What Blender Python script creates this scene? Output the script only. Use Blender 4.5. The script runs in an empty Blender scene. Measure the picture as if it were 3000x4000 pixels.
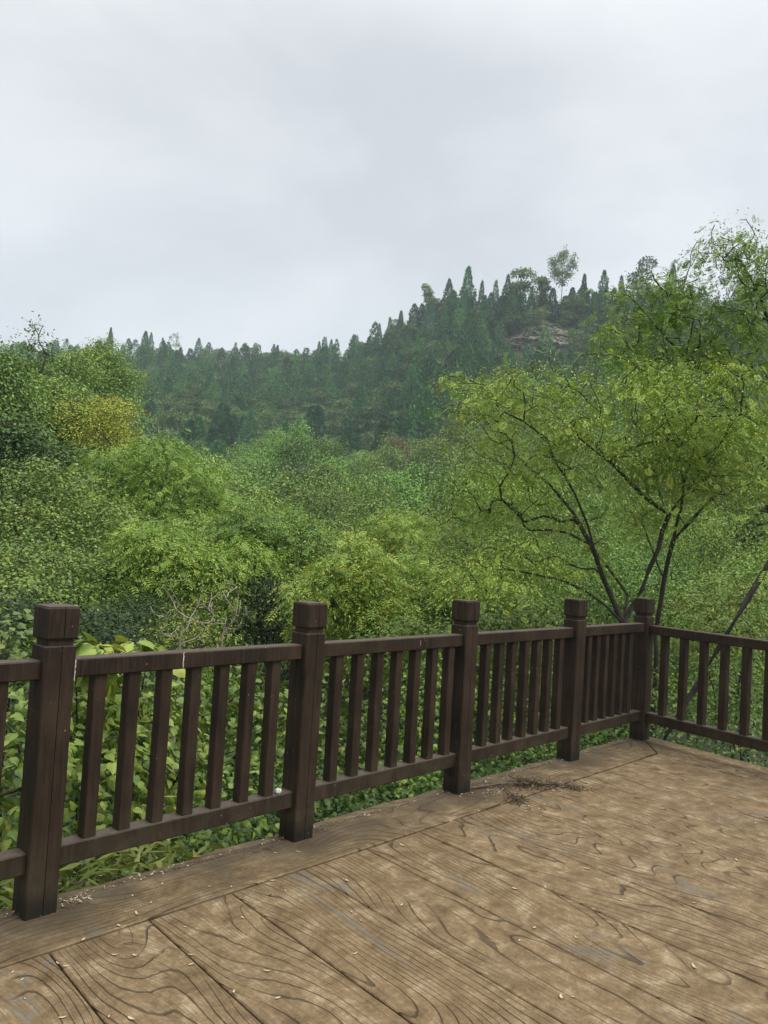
import bpy, math, random
import numpy as np
from mathutils import Matrix, Vector

# ------------------------------------------------------------------ camera, world, sun, exposure
C = bpy.context.scene
COL = C.collection
S = 0.85                                    # metres per survey unit of the railing
CAM_H = 1.7851 * S
PITCH, ROLL, FPX = 0.0434, 0.0587, 3107.2   # focal length in pixels of a 3000x4000 frame
TH = 0.8003                                 # heading of the long railing
P5 = np.array([2.7144, 8.0304]) * S         # front corner of the corner post
cs, sn = math.cos(PITCH), math.sin(PITCH)
cr, sr = math.cos(ROLL), math.sin(ROLL)
UPv = np.array([0, -sn, cs]); XR = np.array([1.0, 0, 0])
c_right = cr * XR + sr * UPv
c_up = -sr * XR + cr * UPv
c_fwd = np.array([0, cs, sn])
cd = bpy.data.cameras.new('camera'); cam = bpy.data.objects.new('camera', cd); COL.objects.link(cam)
M = Matrix.Identity(4)
for i in range(3):
    M[i][0] = c_right[i]; M[i][1] = c_up[i]; M[i][2] = -c_fwd[i]
M[2][3] = CAM_H
cam.matrix_world = M
cd.sensor_fit = 'VERTICAL'; cd.sensor_height = 36; cd.lens = FPX / 4000 * 36
cd.clip_start = 0.05; cd.clip_end = 6000
C.camera = cam
C.cycles.volume_bounces = 0; C.cycles.diffuse_bounces = 2; C.cycles.transmission_bounces = 3; C.cycles.max_bounces = 5

SUN_EL, SUN_AZ = math.radians(52), math.radians(112)      # azimuth clockwise from +Y (camera heading)
w = bpy.data.worlds.new('World'); C.world = w; w.use_nodes = True
nt = w.node_tree; nt.nodes.clear()
def N(nt, t, **kw):
    n = nt.nodes.new(t)
    for k, v in kw.items():
        if k in n.inputs.keys(): n.inputs[k].default_value = v
        else: setattr(n, k, v)
    return n
wo = N(nt, 'ShaderNodeOutputWorld')
sky = N(nt, 'ShaderNodeTexSky', sky_type='NISHITA', sun_disc=False, sun_elevation=SUN_EL, sun_rotation=SUN_AZ)
b1 = N(nt, 'ShaderNodeBackground', Strength=0.03); nt.links.new(sky.outputs[0], b1.inputs[0])
tc = N(nt, 'ShaderNodeTexCoord')
mp = N(nt, 'ShaderNodeMapping'); mp.inputs['Scale'].default_value = (1.0, 1.0, 1.6)
mp.inputs['Location'].default_value = (1.3, 0.4, 0.2)
nt.links.new(tc.outputs['Generated'], mp.inputs[0])
cn = N(nt, 'ShaderNodeTexNoise', Scale=2.1, Detail=6.0, Roughness=0.52, Distortion=0.35); nt.links.new(mp.outputs[0], cn.inputs['Vector'])
cr1 = N(nt, 'ShaderNodeValToRGB'); nt.links.new(cn.outputs[0], cr1.inputs[0])
cr1.color_ramp.elements[0].position = 0.38; cr1.color_ramp.elements[0].color = (0.69, 0.695, 0.685, 1)
cr1.color_ramp.elements[1].position = 0.62; cr1.color_ramp.elements[1].color = (0.875, 0.88, 0.855, 1)
sz = N(nt, 'ShaderNodeSeparateXYZ'); nt.links.new(tc.outputs['Generated'], sz.inputs[0])
zr = N(nt, 'ShaderNodeMapRange', interpolation_type='SMOOTHSTEP'); nt.links.new(sz.outputs[2], zr.inputs[0])     # an overcast sky is brightest overhead
zr.inputs[1].default_value = 0.50; zr.inputs[2].default_value = 1.0; zr.inputs[3].default_value = 0.58; zr.inputs[4].default_value = 1.75
b2 = N(nt, 'ShaderNodeBackground'); nt.links.new(cr1.outputs[0], b2.inputs[0]); nt.links.new(zr.outputs[0], b2.inputs[1])
ad = N(nt, 'ShaderNodeAddShader'); nt.links.new(b1.outputs[0], ad.inputs[0]); nt.links.new(b2.outputs[0], ad.inputs[1])
nt.links.new(ad.outputs[0], wo.inputs[0])

sl = bpy.data.lights.new('sun', 'SUN'); sl.energy = 1.5; sl.angle = math.radians(22); sl.color = (1.0, 0.95, 0.86)
so = bpy.data.objects.new('sun', sl); COL.objects.link(so)
sd = Vector((math.sin(SUN_AZ) * math.cos(SUN_EL), math.cos(SUN_AZ) * math.cos(SUN_EL), math.sin(SUN_EL)))
so.rotation_euler = sd.to_track_quat('Z', 'Y').to_euler(); so.location = (30, -30, 60)
C.view_settings.view_transform = 'Standard'; C.view_settings.look = 'None'
C.view_settings.exposure = 0.62; C.view_settings.gamma = 1.0

# ------------------------------------------------------------------ helpers
def ray(dx, dy):
    """direction (per metre of forward distance) seen at photo position dx, dy on a 1659x2212 frame"""
    k = 3000 / 1659
    a = (dx * k - 1500) / FPX; b = (2000 - dy * k) / FPX
    D = c_fwd + a * c_right + b * c_up
    return D / math.hypot(D[0], D[1])
def at(dx, dy, r):
    return np.array([0, 0, CAM_H]) + ray(dx, dy) * r

def tag(o, label=None, cat=None, group=None, kind=None):
    if label: o['label'] = label
    if cat: o['category'] = cat
    if group: o['group'] = group
    if kind: o['kind'] = kind
    return o
def empty(name, loc, rz=0.0):
    o = bpy.data.objects.new(name, None); COL.objects.link(o)
    o.location = loc; o.rotation_euler = (0, 0, rz); o.empty_display_size = 0.2
    return o
def mesh_np(name, V, F, tint=None, smooth=False, uv=None):
    """V (n,3); F list of int arrays (m,k)"""
    me = bpy.data.meshes.new(name)
    V = np.asarray(V, dtype=np.float32)
    F = [np.asarray(f, dtype=np.int32) for f in F if len(f)]
    loops = np.concatenate([f.ravel() for f in F])
    tot = np.concatenate([np.full(len(f), f.shape[1], dtype=np.int32) for f in F])
    st = np.concatenate([[0], np.cumsum(tot)[:-1]]).astype(np.int32)
    me.vertices.add(len(V)); me.vertices.foreach_set('co', V.ravel())
    me.loops.add(len(loops)); me.loops.foreach_set('vertex_index', loops)
    me.polygons.add(len(tot)); me.polygons.foreach_set('loop_start', st)
    try: me.polygons.foreach_set('loop_total', tot)
    except Exception: pass
    if tint is not None:
        a = me.attributes.new('tint', 'FLOAT', 'POINT'); a.data.foreach_set('value', np.asarray(tint, dtype=np.float32))
    me.update(calc_edges=True)
    me.polygons.foreach_set('use_smooth', np.full(len(tot), bool(smooth)))
    return me
def obj(name, me, mat, parent=None, loc=None, rz=None):
    o = bpy.data.objects.new(name, me); COL.objects.link(o)
    if mat is not None and len(me.materials) == 0: me.materials.append(mat)
    if parent is not None: o.parent = parent
    if loc is not None: o.location = loc
    if rz is not None: o.rotation_euler = (0, 0, rz)
    return o
class G:
    """collects polygons into one mesh"""
    def __init__(s): s.v = []; s.f = []; s.uv = []
    def poly(s, pts):
        b = len(s.v); s.v += [tuple(map(float, p)) for p in pts]; s.f.append(list(range(b, b + len(pts))))
    def add(s, v, f):
        b = len(s.v); s.v += [tuple(map(float, p)) for p in v]; s.f += [[i + b for i in q] for q in f]
    def prism(s, sec, z0, z1, sec_top=None, cap0=True, cap1=True):
        n = len(sec); t = sec_top or sec
        v = [(x, y, z0) for x, y in sec] + [(x, y, z1) for x, y in t]
        f = [[i, (i + 1) % n, n + (i + 1) % n, n + i] for i in range(n)]
        if cap0: f.append(list(range(n))[::-1])
        if cap1: f.append(list(range(n, 2 * n)))
        s.add(v, f)
    def box(s, x0, x1, y0, y1, z0, z1, b=0.0):
        """box with chamfered long edges along x"""
        if b <= 0:
            s.prism([(x0, y0), (x1, y0), (x1, y1), (x0, y1)], z0, z1); return
        sec = [(y0 + b, z0), (y1 - b, z0), (y1, z0 + b), (y1, z1 - b), (y1 - b, z1), (y0 + b, z1), (y0, z1 - b), (y0, z0 + b)]
        v = [(x0, y, z) for y, z in sec] + [(x1, y, z) for y, z in sec]
        f = [[i, (i + 1) % 8, 8 + (i + 1) % 8, 8 + i] for i in range(8)] + [list(range(8))[::-1], list(range(8, 16))]
        s.add(v, f)
    def mesh(s, name, smooth=False):
        me = bpy.data.meshes.new(name); me.from_pydata(s.v, [], s.f)
        me.validate(); me.update()
        if smooth: me.polygons.foreach_set('use_smooth', [True] * len(me.polygons))
        return me

# ------------------------------------------------------------------ materials
def mat(name):
    m = bpy.data.materials.new(name); m.use_nodes = True
    t = m.node_tree; t.nodes.clear()
    return m, t
def L(t, a, b): t.links.new(a, b)
def ramp(t, src, stops):
    r = N(t, 'ShaderNodeValToRGB'); L(t, src, r.inputs[0])
    while len(r.color_ramp.elements) < len(stops): r.color_ramp.elements.new(0.5)
    for e, (p, c) in zip(r.color_ramp.elements, stops):
        e.position = p; e.color = tuple(c) + ((1,) if len(c) == 3 else ())
    return r
def mathn(t, op, a, b=None, clamp=False):
    n = N(t, 'ShaderNodeMath', operation=op, use_clamp=clamp)
    for i, x in enumerate((a, b)):
        if x is None: continue
        if hasattr(x, 'is_output'): L(t, x, n.inputs[i])
        else: n.inputs[i].default_value = x
    return n.outputs[0]
def mixc(t, f, a, b, blend='MIX'):
    n = N(t, 'ShaderNodeMix', data_type='RGBA', blend_type=blend)
    for s_, x in ((n.inputs[0], f), (n.inputs[6], a), (n.inputs[7], b)):
        if hasattr(x, 'is_output'): L(t, x, s_)
        elif isinstance(x, (int, float)): s_.default_value = x
        else: s_.default_value = tuple(x) + (1,)
    return n.outputs[2]
def out(t, sh):
    o = N(t, 'ShaderNodeOutputMaterial'); L(t, sh, o.inputs[0])
def leaf_mat(name, stops, rough=0.5, trans=0.18, gain=1.0, spec=0.35):
    m, t = mat(name)
    a = N(t, 'ShaderNodeAttribute', attribute_name='tint')
    r = ramp(t, a.outputs['Fac'], stops)
    oi = N(t, 'ShaderNodeObjectInfo')
    c = mixc(t, 1.0, r.outputs[0], oi.outputs['Color'], 'MULTIPLY')
    p = N(t, 'ShaderNodeBsdfPrincipled', Roughness=rough)
    p.inputs['Specular IOR Level'].default_value = spec
    L(t, c, p.inputs['Base Color'])
    tr = N(t, 'ShaderNodeBsdfTranslucent')
    c2 = mixc(t, 1.0, c, (1.25, 1.15, 0.55), 'MULTIPLY'); L(t, c2, tr.inputs[0])
    mx = N(t, 'ShaderNodeMixShader'); mx.inputs[0].default_value = trans
    L(t, p.outputs[0], mx.inputs[1]); L(t, tr.outputs[0], mx.inputs[2]); out(t, mx.outputs[0])
    return m
M_PINN = leaf_mat('pinnate_leaf', [(0, (0.101, 0.202, 0.030)), (0.45, (0.194, 0.319, 0.044)), (0.85, (0.336, 0.454, 0.066)), (0.965, (0.455, 0.483, 0.074)), (1, (0.494, 0.309, 0.092))])
M_BROAD = leaf_mat('broad_leaf', [(0, (0.080, 0.146, 0.030)), (0.5, (0.152, 0.239, 0.041)), (0.9, (0.267, 0.347, 0.059)), (1, (0.427, 0.417, 0.073))], rough=0.42)
M_MID = leaf_mat('canopy_leaf', [(0, (0.065, 0.142, 0.024)), (0.5, (0.134, 0.243, 0.039)), (0.9, (0.241, 0.354, 0.051)), (1, (0.371, 0.404, 0.069))])
M_FARB = leaf_mat('far_canopy_leaf', [(0, (0.052, 0.111, 0.027)), (0.5, (0.102, 0.195, 0.042)), (1, (0.194, 0.286, 0.062))])
M_BRIGHT = leaf_mat('bright_leaf', [(0, (0.113, 0.208, 0.028)), (0.6, (0.206, 0.345, 0.045)), (1, (0.370, 0.449, 0.069))])
M_YEL = leaf_mat('yellow_leaf', [(0, (0.100, 0.156, 0.021)), (0.6, (0.190, 0.251, 0.031)), (1, (0.332, 0.353, 0.052))])
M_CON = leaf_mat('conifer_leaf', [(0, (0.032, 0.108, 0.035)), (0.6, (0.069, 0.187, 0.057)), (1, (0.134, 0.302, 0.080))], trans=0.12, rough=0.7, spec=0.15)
M_DARK = leaf_mat('dark_leaf', [(0, (0.043, 0.094, 0.022)), (0.6, (0.079, 0.157, 0.030)), (1, (0.157, 0.243, 0.047))])
M_DRY = leaf_mat('dry_leaf', [(0, (0.10, 0.075, 0.03)), (0.6, (0.17, 0.12, 0.05)), (1, (0.22, 0.19, 0.06))], trans=0.2)
M_BAM = leaf_mat('bamboo_leaf', [(0, (0.103, 0.149, 0.027)), (0.6, (0.196, 0.241, 0.049)), (1, (0.345, 0.356, 0.098))])

def bark_mat(name, c0, c1, sc=18):
    m, t = mat(name)
    tcn = N(t, 'ShaderNodeTexCoord')
    mpn = N(t, 'ShaderNodeMapping'); mpn.inputs['Scale'].default_value = (sc, sc, sc * 0.35); L(t, tcn.outputs['Object'], mpn.inputs[0])
    n = N(t, 'ShaderNodeTexNoise', Scale=1.0, Detail=4.0); L(t, mpn.outputs[0], n.inputs['Vector'])
    r = ramp(t, n.outputs[0], [(0.35, c0), (0.7, c1)])
    p = N(t, 'ShaderNodeBsdfPrincipled', Roughness=0.9); L(t, r.outputs[0], p.inputs['Base Color'])
    b = N(t, 'ShaderNodeBump', Strength=0.5, Distance=0.01); L(t, n.outputs[0], b.inputs['Height']); L(t, b.outputs[0], p.inputs['Normal'])
    out(t, p.outputs[0]); return m
M_BARK = bark_mat('bark', (0.018, 0.014, 0.010), (0.052, 0.044, 0.028))
M_DEAD = bark_mat('dead_bark', (0.20, 0.165, 0.125), (0.42, 0.37, 0.29))

def painted_wood():
    m, t = mat('brown_painted_wood')
    tcn = N(t, 'ShaderNodeTexCoord'); oi = N(t, 'ShaderNodeObjectInfo')
    off = N(t, 'ShaderNodeVectorMath', operation='ADD'); L(t, tcn.outputs['Object'], off.inputs[0])
    cmb = N(t, 'ShaderNodeCombineXYZ'); L(t, mathn(t, 'MULTIPLY', oi.outputs['Random'], 37.0), cmb.inputs[0]); L(t, mathn(t, 'MULTIPLY', oi.outputs['Random'], 11.0), cmb.inputs[2])
    L(t, cmb.outputs[0], off.inputs[1])
    P = off.outputs[0]
    blot = N(t, 'ShaderNodeTexNoise', Scale=3.5, Detail=6.0, Roughness=0.62); L(t, P, blot.inputs['Vector'])
    st = N(t, 'ShaderNodeMapping'); st.inputs['Scale'].default_value = (60, 60, 5); L(t, P, st.inputs[0])
    gr = N(t, 'ShaderNodeTexNoise', Scale=1.0, Detail=4.0, Roughness=0.6); L(t, st.outputs[0], gr.inputs['Vector'])
    fine = N(t, 'ShaderNodeTexNoise', Scale=42.0, Detail=5.0, Roughness=0.7); L(t, P, fine.inputs['Vector'])
    base = ramp(t, blot.outputs[0], [(0.34, (0.012, 0.0082, 0.0052)), (0.5, (0.0235, 0.0145, 0.0086)), (0.66, (0.037, 0.0245, 0.0145))])
    c = mixc(t, mathn(t, 'MULTIPLY', ramp(t, gr.outputs[0], [(0.45, (0, 0, 0)), (0.70, (1, 1, 1))]).outputs[0], 0.5), base.outputs[0], (0.058, 0.038, 0.022))
    # wear: small pale chips and greenish-grey mould, heavier near the foot of things
    wear = ramp(t, fine.outputs[0], [(0.62, (0, 0, 0)), (0.70, (1, 1, 1))]).outputs[0]
    wm = ramp(t, blot.outputs[0], [(0.5, (0, 0, 0)), (0.62, (1, 1, 1))]).outputs[0]
    c = mixc(t, mathn(t, 'MULTIPLY', mathn(t, 'MULTIPLY', wear, wm), 0.6), c, (0.16, 0.13, 0.09))
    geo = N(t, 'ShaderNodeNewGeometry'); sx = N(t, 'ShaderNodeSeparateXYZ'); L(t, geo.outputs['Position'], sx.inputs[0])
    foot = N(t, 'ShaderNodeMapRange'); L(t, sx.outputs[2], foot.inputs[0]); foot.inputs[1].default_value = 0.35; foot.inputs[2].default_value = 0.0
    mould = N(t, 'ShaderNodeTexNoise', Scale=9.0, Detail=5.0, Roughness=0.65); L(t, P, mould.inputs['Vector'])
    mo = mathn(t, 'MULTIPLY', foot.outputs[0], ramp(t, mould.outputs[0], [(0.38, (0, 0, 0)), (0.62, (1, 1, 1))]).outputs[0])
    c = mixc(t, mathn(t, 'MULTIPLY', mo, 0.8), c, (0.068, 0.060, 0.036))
    foot_shade = N(t, 'ShaderNodeMapRange'); L(t, mathn(t, 'ADD', sx.outputs[2], mathn(t, 'MULTIPLY', mould.outputs[0], -0.16)), foot_shade.inputs[0]); foot_shade.inputs[1].default_value = 0.02; foot_shade.inputs[2].default_value = -0.04
    c = mixc(t, mathn(t, 'MULTIPLY', foot_shade.outputs[0], 0.85), c, (0.012, 0.010, 0.007))  # contact shade painted into the lowest part of the wood
    # paler speckled tone on faces that look up
    nz = N(t, 'ShaderNodeSeparateXYZ'); L(t, geo.outputs['Normal'], nz.inputs[0])
    up = mathn(t, 'MULTIPLY', ramp(t, nz.outputs[2], [(0.6, (0, 0, 0)), (0.95, (1, 1, 1))]).outputs[0], ramp(t, fine.outputs[0], [(0.3, (0.35,) * 3), (0.65, (1, 1, 1))]).outputs[0])
    c = mixc(t, mathn(t, 'MULTIPLY', up, 0.62), c, (0.155, 0.125, 0.10))
    vv = N(t, 'ShaderNodeTexVoronoi', Scale=26.0); L(t, P, vv.inputs['Vector'])
    wn = N(t, 'ShaderNodeTexWhiteNoise', noise_dimensions='3D'); L(t, vv.outputs['Position'], wn.inputs[0])
    spk = mathn(t, 'MULTIPLY', mathn(t, 'LESS_THAN', vv.outputs['Distance'], 0.07), mathn(t, 'GREATER_THAN', wn.outputs[0], 0.8))
    c = mixc(t, mathn(t, 'MULTIPLY', spk, 0.8), c, (0.33, 0.31, 0.27))
    p = N(t, 'ShaderNodeBsdfPrincipled'); L(t, c, p.inputs['Base Color'])
    rr = N(t, 'ShaderNodeMapRange'); L(t, blot.outputs[0], rr.inputs[0]); rr.inputs[3].default_value = 0.5; rr.inputs[4].default_value = 0.8
    L(t, rr.outputs[0], p.inputs['Roughness']); p.inputs['Specular IOR Level'].default_value = 0.22
    h = mathn(t, 'ADD', gr.outputs[0], mathn(t, 'MULTIPLY', fine.outputs[0], 0.5))
    b = N(t, 'ShaderNodeBump', Strength=0.35, Distance=0.003); L(t, h, b.inputs['Height']); L(t, b.outputs[0], p.inputs['Normal'])
    out(t, p.outputs[0]); return m
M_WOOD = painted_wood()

def deck_mat():
    m, t = mat('stamped_concrete')
    uv = N(t, 'ShaderNodeUVMap', uv_map='grain'); sx = N(t, 'ShaderNodeSeparateXYZ'); L(t, uv.outputs[0], sx.inputs[0])
    a = N(t, 'ShaderNodeAttribute', attribute_name='plank')
    U, V, I = sx.outputs[0], sx.outputs[1], a.outputs['Fac']
    tcn = N(t, 'ShaderNodeTexCoord'); OB = tcn.outputs['Object']
    def vec(x, y, z):
        c_ = N(t, 'ShaderNodeCombineXYZ')
        for i, q in enumerate((x, y, z)):
            if hasattr(q, 'is_output'): L(t, q, c_.inputs[i])
            else: c_.inputs[i].default_value = q
        return c_.outputs[0]
    n1 = N(t, 'ShaderNodeTexNoise', Scale=1.0, Detail=1.2, Roughness=0.4)
    L(t, vec(mathn(t, 'MULTIPLY', U, 0.75), mathn(t, 'MULTIPLY', V, 2.6), mathn(t, 'MULTIPLY', I, 5.31)), n1.inputs['Vector'])
    wob = N(t, 'ShaderNodeTexNoise', Scale=1.0, Detail=2.0)
    L(t, vec(mathn(t, 'MULTIPLY', U, 6.0), mathn(t, 'MULTIPLY', V, 14.0), I), wob.inputs['Vector'])
    field = mathn(t, 'ADD', mathn(t, 'ADD', mathn(t, 'MULTIPLY', n1.outputs[0], 19.0), mathn(t, 'MULTIPLY', V, 17.0)), mathn(t, 'MULTIPLY', wob.outputs[0], 0.45))
    fr = mathn(t, 'FRACT', field)
    d_ = mathn(t, 'ABSOLUTE', mathn(t, 'SUBTRACT', fr, 0.5))
    lw = N(t, 'ShaderNodeTexNoise', Scale=1.0, Detail=2.0)
    L(t, vec(mathn(t, 'MULTIPLY', U, 3.0), mathn(t, 'MULTIPLY', V, 9.0), mathn(t, 'ADD', I, 77.0)), lw.inputs['Vector'])
    wv = N(t, 'ShaderNodeMapRange'); L(t, lw.outputs[0], wv.inputs[0]); wv.inputs[1].default_value = 0.3; wv.inputs[2].default_value = 0.7; wv.inputs[3].default_value = 0.03; wv.inputs[4].default_value = 0.095
    line = ramp(t, mathn(t, 'DIVIDE', d_, wv.outputs[0]), [(0.0, (1, 1, 1)), (0.5, (0.8,) * 3), (1.0, (0, 0, 0))]).outputs[0]
    lm = N(t, 'ShaderNodeTexNoise', Scale=1.0, Detail=2.0)
    L(t, vec(mathn(t, 'MULTIPLY', U, 1.6), mathn(t, 'MULTIPLY', V, 5.0), mathn(t, 'ADD', I, 40.0)), lm.inputs['Vector'])
    lmask = ramp(t, lm.outputs[0], [(0.36, (0.12,) * 3), (0.50, (1, 1, 1))]).outputs[0]
    line = mathn(t, 'MULTIPLY', line, lmask)
    brush = N(t, 'ShaderNodeTexNoise', Scale=1.0, Detail=4.0, Roughness=0.65)
    L(t, vec(mathn(t, 'MULTIPLY', U, 5.0), mathn(t, 'ADD', mathn(t, 'MULTIPLY', V, 150.0), mathn(t, 'MULTIPLY', n1.outputs[0], 60.0)), I), brush.inputs['Vector'])
    big = N(t, 'ShaderNodeTexNoise', Scale=1.1, Detail=5.0, Roughness=0.6); L(t, OB, big.inputs['Vector'])
    mid = N(t, 'ShaderNodeTexNoise', Scale=7.5, Detail=9.0, Roughness=0.78, Distortion=0.3); L(t, OB, mid.inputs['Vector'])
    fine = N(t, 'ShaderNodeTexNoise', Scale=70.0, Detail=6.0, Roughness=0.75); L(t, OB, fine.inputs['Vector'])
    c = ramp(t, mid.outputs[0], [(0.33, (0.075, 0.046, 0.020)), (0.44, (0.160, 0.106, 0.050)), (0.54, (0.245, 0.175, 0.092)), (0.66, (0.42, 0.335, 0.215))]).outputs[0]
    warm = ramp(t, big.outputs[0], [(0.40, (0, 0, 0)), (0.64, (1, 1, 1))]).outputs[0]
    c = mixc(t, mathn(t, 'MULTIPLY', warm, 0.22), c, (0.20, 0.122, 0.045))
    g = N(t, 'ShaderNodeTexNoise', Scale=2.3, Detail=4.0, Roughness=0.55, Distortion=0.9); L(t, vec(mathn(t, 'MULTIPLY', U, 0.7), mathn(t, 'MULTIPLY', V, 2.2), mathn(t, 'ADD', I, 9.0)), g.inputs['Vector'])
    grey = ramp(t, g.outputs[0], [(0.625, (0, 0, 0)), (0.66, (1, 1, 1))]).outputs[0]
    c = mixc(t, mathn(t, 'MULTIPLY', grey, 0.62), c, (0.165, 0.152, 0.120))
    c = mixc(t, mathn(t, 'MULTIPLY', ramp(t, brush.outputs[0], [(0.42, (0, 0, 0)), (0.62, (1, 1, 1))]).outputs[0], 0.55), c, (0.085, 0.052, 0.025))
    c = mixc(t, mathn(t, 'MULTIPLY', ramp(t, fine.outputs[0], [(0.52, (0, 0, 0)), (0.70, (1, 1, 1))]).outputs[0], 0.5), c, (0.085, 0.06, 0.036))
    c = mixc(t, mathn(t, 'MULTIPLY', ramp(t, fine.outputs[0], [(0.30, (1, 1, 1)), (0.44, (0, 0, 0))]).outputs[0], 0.35), c, (0.40, 0.33, 0.23))
    c = mixc(t, mathn(t, 'MULTIPLY', line, 0.78), c, (0.045, 0.028, 0.014))
    joint = mathn(t, 'LESS_THAN', mathn(t, 'ABSOLUTE', mathn(t, 'SUBTRACT', I, 3.5)), 0.1)
    c = mixc(t, joint, c, (0.022, 0.015, 0.009))
    # wet grime along the railing line, with painted contact shade at the post feet
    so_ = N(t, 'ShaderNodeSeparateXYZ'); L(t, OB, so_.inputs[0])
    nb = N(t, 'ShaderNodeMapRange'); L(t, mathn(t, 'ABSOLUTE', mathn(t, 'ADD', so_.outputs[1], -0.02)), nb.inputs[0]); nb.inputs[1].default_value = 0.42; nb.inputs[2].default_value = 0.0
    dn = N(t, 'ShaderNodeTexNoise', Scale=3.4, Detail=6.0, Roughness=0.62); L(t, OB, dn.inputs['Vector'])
    dirt_shade = mathn(t, 'MULTIPLY', nb.outputs[0], ramp(t, dn.outputs[0], [(0.36, (0, 0, 0)), (0.56, (1, 1, 1))]).outputs[0])
    for xp in (-6.0717, -4.4998, -2.9466, -1.3685, 0.0):  # stains round each post foot, contact shade painted in with them
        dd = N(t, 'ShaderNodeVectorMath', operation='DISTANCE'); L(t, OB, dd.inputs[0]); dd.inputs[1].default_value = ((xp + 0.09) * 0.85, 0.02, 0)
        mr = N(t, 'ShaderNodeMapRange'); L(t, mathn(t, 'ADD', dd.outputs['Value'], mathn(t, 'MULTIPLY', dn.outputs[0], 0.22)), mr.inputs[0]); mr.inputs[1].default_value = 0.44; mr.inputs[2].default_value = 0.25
        dirt_shade = mathn(t, 'MAXIMUM', dirt_shade, mr.outputs[0])
    c = mixc(t, mathn(t, 'MULTIPLY', dirt_shade, 0.85), c, (0.065, 0.048, 0.028))
    p = N(t, 'ShaderNodeBsdfPrincipled'); L(t, c, p.inputs['Base Color'])
    rr = N(t, 'ShaderNodeMapRange'); L(t, mid.outputs[0], rr.inputs[0]); rr.inputs[3].default_value = 0.55; rr.inputs[4].default_value = 0.9
    L(t, rr.outputs[0], p.inputs['Roughness']); p.inputs['Specular IOR Level'].default_value = 0.35
    h = mathn(t, 'ADD', mathn(t, 'MULTIPLY', line, -1.8), mathn(t, 'ADD', mathn(t, 'MULTIPLY', brush.outputs[0], 0.22), mathn(t, 'MULTIPLY', fine.outputs[0], 0.35)))
    h = mathn(t, 'ADD', h, mathn(t, 'MULTIPLY', mid.outputs[0], 0.8))
    b = N(t, 'ShaderNodeBump', Strength=0.8, Distance=0.006); L(t, h, b.inputs['Height']); L(t, b.outputs[0], p.inputs['Normal'])
    out(t, p.outputs[0]); return m
M_DECK = deck_mat()

def ground_mat():
    m, t = mat('leafy_soil')
    tcn = N(t, 'ShaderNodeTexCoord')
    n = N(t, 'ShaderNodeTexNoise', Scale=0.35, Detail=9.0, Roughness=0.7); L(t, tcn.outputs['Object'], n.inputs['Vector'])
    r = ramp(t, n.outputs[0], [(0.35, (0.02, 0.024, 0.010)), (0.55, (0.03, 0.045, 0.014)), (0.72, (0.07, 0.055, 0.03))])
    p = N(t, 'ShaderNodeBsdfPrincipled', Roughness=0.95); L(t, r.outputs[0], p.inputs['Base Color'])
    b = N(t, 'ShaderNodeBump', Strength=0.8, Distance=0.3); L(t, n.outputs[0], b.inputs['Height']); L(t, b.outputs[0], p.inputs['Normal'])
    out(t, p.outputs[0]); return m
M_SOIL = ground_mat()
def rock_mat():
    m, t = mat('sandstone')
    tcn = N(t, 'ShaderNodeTexCoord')
    mpn = N(t, 'ShaderNodeMapping'); mpn.inputs['Scale'].default_value = (0.45, 0.45, 0.9); L(t, tcn.outputs['Object'], mpn.inputs[0])
    n = N(t, 'ShaderNodeTexNoise', Scale=1.0, Detail=9.0, Roughness=0.72, Distortion=0.5); L(t, mpn.outputs[0], n.inputs['Vector'])
    n2 = N(t, 'ShaderNodeTexNoise', Scale=0.9, Detail=6.0, Roughness=0.7); L(t, tcn.outputs['Object'], n2.inputs['Vector'])
    r = ramp(t, n.outputs[0], [(0.32, (0.04, 0.037, 0.03)), (0.45, (0.14, 0.13, 0.10)), (0.57, (0.25, 0.235, 0.185)), (0.70, (0.34, 0.325, 0.27))])
    c = mixc(t, ramp(t, n2.outputs[0], [(0.46, (0, 0, 0)), (0.54, (1, 1, 1))]).outputs[0], r.outputs[0], (0.065, 0.085, 0.03))
    p = N(t, 'ShaderNodeBsdfPrincipled', Roughness=0.95); L(t, c, p.inputs['Base Color'])
    b = N(t, 'ShaderNodeBump', Strength=1.0, Distance=0.5); L(t, n.outputs[0], b.inputs['Height']); L(t, b.outputs[0], p.inputs['Normal'])
    out(t, p.outputs[0]); return m
M_ROCK = rock_mat()
def flat_mat(name, c, rough=0.8, c2=None, sc=60):
    m, t = mat(name)
    tcn = N(t, 'ShaderNodeTexCoord'); n = N(t, 'ShaderNodeTexNoise', Scale=sc, Detail=3.0); L(t, tcn.outputs['Object'], n.inputs['Vector'])
    r = ramp(t, n.outputs[0], [(0.35, c), (0.65, c2 or tuple(x * 0.75 for x in c))])
    p = N(t, 'ShaderNodeBsdfPrincipled', Roughness=rough); L(t, r.outputs[0], p.inputs['Base Color']); out(t, p.outputs[0])
    return m
M_WHITE = flat_mat('dried_white', (0.55, 0.53, 0.47), 0.8, (0.35, 0.32, 0.26))
M_TISSUE = flat_mat('tissue', (0.72, 0.71, 0.70), 0.9, (0.62, 0.60, 0.60))
M_PETAL = flat_mat('dry_petal', (0.58, 0.50, 0.36), 0.8, (0.42, 0.33, 0.20), 9)
M_LITTER = flat_mat('dark_litter', (0.05, 0.035, 0.022), 0.9, (0.15, 0.105, 0.065), 25)
M_TWIG = flat_mat('dead_twig', (0.075, 0.05, 0.034), 0.85, (0.13, 0.10, 0.07), 30)
M_ORANGE = flat_mat('butt_paper', (0.42, 0.19, 0.06), 0.7)

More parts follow.
